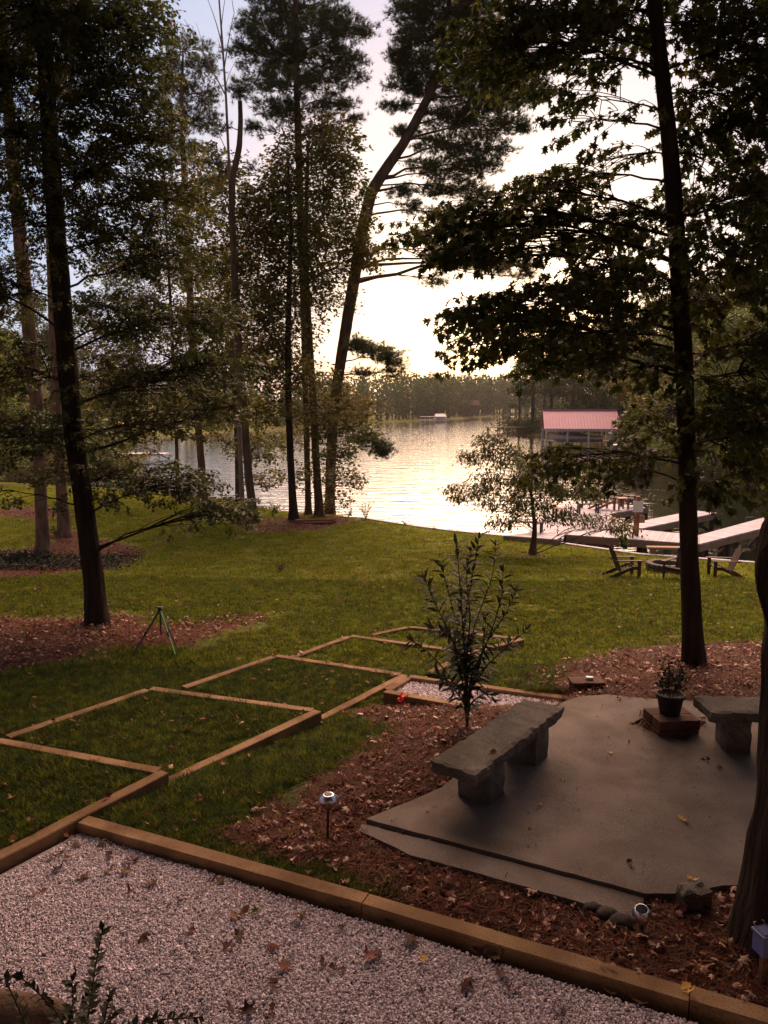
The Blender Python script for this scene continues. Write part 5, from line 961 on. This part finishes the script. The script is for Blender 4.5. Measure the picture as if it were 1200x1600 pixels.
# ------------------------------------------------------------------ dock
DZ = -1.5
def clip(poly, n, c):                               # keep n.p <= c
    out = []
    for a, b_ in zip(poly, poly[1:]+poly[:1]):
        da, db = n[0]*a[0]+n[1]*a[1]-c, n[0]*b_[0]+n[1]*b_[1]-c
        if da <= 0: out.append(a)
        if (da < 0) != (db < 0): f = da/(da-db); out.append((a[0]+(b_[0]-a[0])*f, a[1]+(b_[1]-a[1])*f))
    return out
dk = empty('dock', (6.7, 27.8, -2.35), 0, 'grey planked wooden dock with walkways and fingers over the lake', 'dock')
def dloc(o): o.location = (-6.7, -27.8, 2.35); return o
def deck(poly, ang, z=DZ, fas=(), nm='deck_boards'):
    poly = [tuple(p) for p in poly]
    ar = sum(a[0]*b_[1]-a[1]*b_[0] for a, b_ in zip(poly, poly[1:]+poly[:1]))
    if ar < 0: poly = poly[::-1]
    n = (math.cos(ang), math.sin(ang)); pr = [n[0]*p[0]+n[1]*p[1] for p in poly]; mb = MB(); k = min(pr)
    while k < max(pr):
        q = clip(clip(poly, n, k+.136), (-n[0], -n[1]), -k)
        if len(q) >= 3: mb.prism(q, z-.036+random.uniform(-.002, .0), z+random.uniform(-.003, .003))
        k += .143
    dloc(mb.build(nm, M['deck'], dk, 'stuff'))
    for a, b_ in fas:
        a, b_ = poly_in[a], poly_in[b_]; d = Vector((b_[0]-a[0], b_[1]-a[1], 0)); L = d.length; d.normalize()
        dloc(MB().bar((a[0], a[1], z-.155), (b_[0], b_[1], z-.155), .045, .235).build('fascia', M['fascia'], dk))
U = math.atan2(.669, .743)
def dpoly(poly, ang, fas, z=DZ):
    global poly_in; poly_in = poly; deck(poly, ang, z, fas)
dpoly([(6.69, 27.79), (10.74, 25.8), (11.49, 27.65), (9.75, 28.9), (7.4, 29.0)], math.atan2(-.44, .9), [(0, 1)])
dpoly([(10.76, 25.8), (22.3, 36.2), (21.2, 37.2), (11.50, 27.65)], U, [(0, 1), (1, 2)])
dpoly([(9.93, 29.2), (14.71, 33.6), (14.0, 34.35), (9.1, 29.75)], U, [(0, 1), (1, 2)])
dpoly([(5.4, 28.2), (6.66, 27.82), (7.38, 29.02), (9.72, 28.93), (9.78, 33.2), (8.4, 35.9), (6.2, 31.5)], U+math.pi/2, [(5, 6), (6, 0)])
dpoly([(9.80, 33.2), (12.28, 35.41), (11.7, 36.3), (9.58, 37.6), (8.42, 35.92)], U, [(0, 1), (1, 2), (2, 3)])
dpoly([(4.35, 27.6), (6.1, 26.75), (6.64, 27.80), (5.38, 28.18)], U, [(0, 1)], DZ-.004)
for i, (x, y) in enumerate(((6.9, 28.0), (8.2, 27.35), (9.5, 26.7), (10.6, 26.1), (11.3, 27.5), (9.7, 28.7), (12.5, 27.5), (12.0, 28.2), (14.5, 29.3), (13.9, 29.9), (16.5, 31.1), (15.9, 31.8), (18.5, 32.9), (17.9, 33.6), (11.5, 30.8), (10.8, 31.3), (13.1, 32.3), (12.4, 33.0), (14.5, 33.6), (13.95, 34.1), (12.2, 35.5), (11.1, 34.5), (11.6, 36.2), (9.7, 37.4), (8.6, 35.8), (7.4, 33.3), (6.3, 31.2), (9.9, 33.5), (11.0, 26.25), (12.8, 28.7))):
    dloc(MB().tube([(x, y, -4.4), (x, y, DZ-.04)], .11, 10).build('piling', M['piling'], dk))
for (x, y) in ((11.05, 26.9), (13.1, 28.7), (15.1, 30.5), (17.1, 32.3), (13.8, 33.2)):   # cross braces and old tyres hung between pilings read as dark loops
    dloc(MB().bar((x-.6, y-.5, DZ-.2), (x+.6, y+.5, -2.3), .04, .14).build('brace', M['piling'], dk)); dloc(MB().bar((x+.6, y+.5, DZ-.2), (x-.6, y-.5, -2.3), .04, .14).build('brace', M['piling'], dk))
# post with white box on the dock
p = (9.16, 27.5); r_ = empty('dock_post', (*p, DZ), 0, 'brown wooden post with a white sign board standing on the dock', 'post')
MB().box((0, 0, .72), (.13, .13, 1.44), bev=.006).build('post', M['chair_red'], r_); MB().box((-.02, -.10, 1.08), (.36, .03, .40), bev=.004).build('sign_board', M['white'], r_); MB().box((.14, -.09, .62), (.22, .03, .28), bev=.004).build('lower_board', M['fascia'], r_)
MB().bar((-.06, 0, .70), (-.85, .35, .02), .06, .06).build('brace', M['piling'], r_); MB().bar((-.05, -.04, .80), (-.32, -.55, .02), .06, .06).build('brace', M['chair_red'], r_)
adirondack('reddish adirondack chair on the dock platform, left of the small table', (9.95, 34.7, DZ), .25, 'chair_red', 1.05, 'adirondack chairs on the dock')
adirondack('dark adirondack chair on the dock platform facing left, right of the small table', (11.6, 35.5, DZ), math.pi+.2, 'chair_wood', 1.05, 'adirondack chairs on the dock')
def table(lab, loc, sz, h, m, rz=0, name='side_table', cat='table'):
    r_ = empty(name, loc, rz, lab, cat); MB().box((0, 0, h), (sz[0], sz[1], .035), bev=.004).build('tabletop', M[m], r_)
    for sx in (-1, 1):
        for sy in (-1, 1): MB().box((sx*(sz[0]/2-.06), sy*(sz[1]/2-.06), h/2-.01), (.06, .06, h-.02)).build('leg', M[m], r_)
table('small reddish side table between the two dock platform chairs', (10.8, 34.7, DZ), (.6, .5), .52, 'chair_red', .3)
table('dark low bench on the dock left of the reddish chair', (8.95, 33.4, DZ), (.95, .36), .42, 'dark', .1, 'low_bench', 'bench')
table('reddish stool on the dock behind the mimosa leaves', (7.45, 32.4, DZ), (.5, .45), .36, 'chair_red', .1, 'stool', 'stool')
table('brown low bench by the left end of the dock', (5.3, 28.4, DZ), (1.3, .4), .38, 'piling', -.4, 'low_bench', 'bench')
p = (9.15, 35.2); r_ = empty('dock_lamp', (*p, DZ), 0, 'white round lamp at the far left corner of the dock platform', 'lamp'); MB().tube([(0, 0, 0), (0, 0, .55)], .05, 8).build('post', M['piling'], r_); MB().lathe([(.04, .55), (.15, .62), (.19, .74), (.14, .86), (.04, .93)], n=14).build('globe', M['white'], r_, smooth=True)
# ------------------------------------------------------------------ boathouse
bh = empty('boathouse', (26.8, 104.5, -2.35), -.13, 'open boathouse with red ribbed metal roof on white posts over the water', 'boathouse')
def roofpt(u, v): return (u, v)
hw, ze, zr, dp_ = 5.05, 2.5, 5.0, 3.6
for side, y0, y1 in (('front', -.4, dp_), ('back', dp_*2+.4, dp_)):
    rf = MB().add([(-hw, y0, ze), (hw, y0, ze), (hw, y1, zr), (-hw, y1, zr), (-hw, y0, ze-.05), (hw, y0, ze-.05), (hw, y1, zr-.05), (-hw, y1, zr-.05)], [(0, 1, 2, 3), (7, 6, 5, 4), (0, 4, 5, 1), (1, 5, 6, 2), (3, 7, 4, 0)]).build('roof_panel', M['roof_red'], bh)
    for k in range(25):
        x = -hw+.03+k*(2*hw-.06)/24; MB().bar((x, y0-.0, ze+.03), (x, y1, zr+.03), .05, .07).build('rib', M['roof_red'], rf)
MB().box((0, dp_, zr+.05), (2*hw+.1, .35, .06), bev=.01).build('ridge_cap', M['roof_red'], bh)
MB().box((0, -.34, ze-.14), (2*hw, .06, .2)).build('fascia', M['white'], bh)
for x in (-4.7, -1.9, .9, 3.7, 4.75):
    for y in (0, 7.2): MB().box((x, y, .75), (.22, .22, 3.3), bev=.01).build('post', M['white'], bh)
MB().box((4.2, 3.6, 1.7), (.1, 6.4, 1.4)).build('end_panel', M['white'], bh)
MB().box((0, 7.6, .55), (9.8, 1.2, .12)).build('catwalk', M['fascia'], bh)
for y in (-.05, 7.2): MB().box((0, y, ze-.32), (9.4, .14, .16)).build('beam', M['white'], bh)
# boat under cover
bt = empty('covered_boat', (26.6, 107.2, -1.75), -.13, 'long boat under a grey cover on the boathouse lift', 'boat')
V = []; nsec = 15
for i in range(nsec):
    f = i/(nsec-1); x = -3.6+7.2*f; wd = 1.15*(1-(1-f)**4*.0)*min(1, .12+f*2.6)**.7; sh = .75+.35*(1-f)**2; pk = sh+.55*math.exp(-((f-.45)/.22)**2)+.1
    V += [(x, -wd*.2, 0 if f > .1 else .35), (x, -wd, .45), (x, -wd, sh), (x, -wd*.45, (sh+pk)/2+.08), (x, 0, pk), (x, wd*.45, (sh+pk)/2+.08), (x, wd, sh), (x, wd, .45), (x, wd*.2, 0 if f > .1 else .35)]
hull = MB(); hull.add([v for v in V], [(i*9+k, i*9+k+1, (i+1)*9+k+1, (i+1)*9+k) for i in range(nsec-1) for k in (0, 1, 6, 7, )]+[(0, 8, 7, 1)][:0]+[(i*9, (i+1)*9, (i+1)*9+8, i*9+8) for i in range(nsec-1)]); hull.build('hull', M['white'], bt)
MB().add(V, [(i*9+k, i*9+k+1, (i+1)*9+k+1, (i+1)*9+k) for i in range(nsec-1) for k in (2, 3, 4, 5)]+[tuple((nsec-1)*9+k for k in range(1, 8))]).build('cover', M['cover'], bt, smooth=True)
# small runabout moored at the right of the boathouse
rb = empty('runabout_boat', (31.0, 99.5, -2.35), .35, 'dark and white small motorboat moored right of the boathouse', 'boat'); hl = MB(); nsec = 9; V = []
for i in range(nsec):
    f = i/(nsec-1); x = -2.2+4.4*f; wd = .95*(1-f**3*.92); V += [(x, -wd*.4, .0+.25*f*f), (x, -wd, .6+.2*f), (x, wd, .6+.2*f), (x, wd*.4, .0+.25*f*f)]
hl.add(V, [(i*4+k, i*4+(k+1) % 4, (i+1)*4+(k+1) % 4, (i+1)*4+k) for i in range(nsec-1) for k in range(4)]+[(0, 1, 2, 3)]).build('hull', M['white'], rb)
MB().box((.2, 0, .95), (1.3, 1.3, .45), bev=.12).build('console', M['dark'], rb); MB().add([(.9, -.6, .95), (.9, .6, .95), (.55, .5, 1.4), (.55, -.5, 1.4)], [(0, 1, 2, 3)]).build('windshield', M['solar'], rb); MB().box((-2.3, 0, .7), (.4, .4, .8), bev=.08).build('outboard_motor', M['dark'], rb)
# floating dock by the cove lawn
fd_ = empty('cove_dock', (37.5, 95, -2.35), .2, 'pale low dock along the far side of the cove', 'dock'); MB().box((-2.5, -1, .45), (14, 1.6, .14)).build('deck_boards', M['deck'], fd_)
for x in (-9, -6, -3, 0, 3): MB().tube([(x, -1.6, -1.2), (x, -1.6, .9)], .12, 8).build('piling', M['piling'], fd_)
# pier with braces left of the boathouse
pr_ = empty('pier', (25.4, 149, -2.35), .1, 'slender pier on crossed braces at the tip of land left of the boathouse', 'pier'); MB().box((-1.2, 0, 1.55), (9.2, 1.6, .16)).build('deck_boards', M['fascia'], pr_)
for x in (-5.4, -3.4, -1.4, .6, 2.6):
    for y in (-.6, .6): MB().tube([(x, y, -1.2), (x, y, 1.5)], .11, 8).build('piling', M['piling'], pr_)
    MB().bar((x, -.62, 1.3), (x+1.0 if x < 2 else x-1.0, -.62, .1), .08, .08).build('brace', M['piling'], pr_); MB().bar((x+1.9 if x < 2 else x, -.64, 1.3), (x+.8 if x < 2 else x-1, -.64, .1), .08, .08).build('brace', M['piling'], pr_)
# far boathouse across the lake
y = 268; x = px_at(678, y); fb_ = empty('far_boathouse', (x, y, -2.35), .1, 'tiny white boathouse on the far shore of the lake', 'boathouse'); s_ = y/F
MB().box((-2.6*1, 0, .9), (4.6, 3, .3)).build('deck', M['white'], fb_); MB().add([(.2, -1.8, 2.0), (4.2, -1.8, 2.0), (4.2, 1.8, 2.0), (.2, 1.8, 2.0), (.6, 0, 3.0), (3.8, 0, 3.0)], [(0, 1, 5, 4), (2, 3, 4, 5), (1, 2, 5), (3, 0, 4), (3, 2, 1, 0)]).build('roof', M['white'], fb_)
MB().box((2.2, .3, 1.2), (3.4, 2.6, 1.6)).build('wall', M['white'], fb_)
for xx in (-4.8, -3.3, -1.8, -.3, .3, 4.1): MB().box((xx, -1.6, .9), (.16, .16, 2.0)).build('post', M['white'], fb_)
MB().box((-2.5, 0, 2.0), (4.8, 3.2, .12)).build('canopy', M['white'], fb_)
# cottage glimpsed on the far bank, right of the small boathouse
ct_ = empty('far_cottage', (px_at(733, 372), 372, -.4), .2, 'small brown cottage among trunks on the far shore', 'cottage'); MB().box((0, 0, 2), (8, 6, 4)).build('wall', M['bark_pine'], ct_)
MB().add([(-4.6, -3.6, 4), (4.6, -3.6, 4), (4.6, 3.6, 4), (-4.6, 3.6, 4), (-4.6, 0, 6.6), (4.6, 0, 6.6)], [(0, 1, 5, 4), (2, 3, 4, 5), (1, 2, 5), (3, 0, 4), (3, 2, 1, 0)]).build('roof', M['bark_pine'], ct_)
# landing with yellow awning left across the water
y = 83; x = px_at(187, y); la = empty('landing', (x, y, -1.7), 0, 'low landing with a small yellow roof across the water at left', 'landing')
MB().box((2.5, -2.2, -.1), (6, 2.4, .15)).build('deck_boards', M['deck'], la)
for xx in (-.6, .6): MB().box((xx, 0, 1.2), (.14, .14, 3.2)).build('post', M['chair_red'], la)
MB().add([(-1.1, -1, 2.5), (1.1, -1, 2.5), (1.1, 1, 2.5), (-1.1, 1, 2.5), (0, -1, 3.3), (0, 1, 3.3)], [(0, 1, 4), (2, 3, 5), (1, 2, 5, 4), (3, 0, 4, 5), (3, 2, 1, 0)]).build('roof', M['yellow'], la)

# ------------------------------------------------------------------ unseen building with porch, added behind the camera to shade the foreground
hs = empty('unseen_house', (0, -2.2, 0), 0, 'unseen building with porch added behind the viewpoint to shade the foreground', 'unseen_house')
sid = MB(); z = -.2
while z < 6.6: sid.bar((-11, -.02, z+.07), (11, -.02, z+.07), .03, .15, up=(0, -.12, 1)); z += .14
sid.build('siding', M['fascia'], hs, 'stuff'); MB().box((0, -4, 3.1), (21.9, 7.9, 6.9)).build('wall', M['fascia'], hs)
for x in (-7, -3.2, 3.2, 7):
    f_ = MB().box((x, .04, 3.3), (1.3, .08, 1.5)).build('window', M['white'], hs); MB().box((x, .085, 3.3), (1.1, .02, 1.3)).build('pane', M['solar'], f_)
dr = MB().box((0, .04, 2.65), (1.0, .06, 2.1)).build('door', M['chair_red'], hs); MB().lathe([(.03, 0), (.035, .03), (.02, .05)], (.4, .07, 2.6), 10, Matrix.Rotation(-math.pi/2, 3, 'X')).build('handle', M['steel'], dr)
MB().box((0, 1.5, 1.5), (12, 2.9, .12)).build('porch_floor', M['deck'], hs)
MB().add([(-11.5, 3.4, 5.3), (11.5, 3.4, 5.3), (11.5, -4, 8.4), (-11.5, -4, 8.4), (-11.5, 3.4, 5.15), (11.5, 3.4, 5.15), (11.5, -4, 8.25), (-11.5, -4, 8.25)], [(0, 1, 2, 3), (7, 6, 5, 4), (0, 4, 5, 1), (1, 5, 6, 2), (2, 6, 7, 3), (3, 7, 4, 0)]).build('roof', M['dark'], hs)
for x in (-5.9, 5.9): MB().box((x, 2.85, 2.55), (.14, .14, 5.3), bev=.01).build('porch_post', M['white'], hs)

hz_ = MB().box((0, 260, 12), (900, 560, 34)); hzm = bpy.data.materials.new('haze'); hzm.use_nodes = True; t = hzm.node_tree; t.nodes.remove(t.nodes['Principled BSDF'])
pv = N(t, 'ShaderNodeVolumePrincipled'); pv.inputs['Density'].default_value = .0002; pv.inputs['Color'].default_value = (.95, .90, .86, 1); t.links.new(pv.outputs[0], t.nodes['Material Output'].inputs['Volume'])
tag(hz_.build('haze', hzm), kind='stuff')
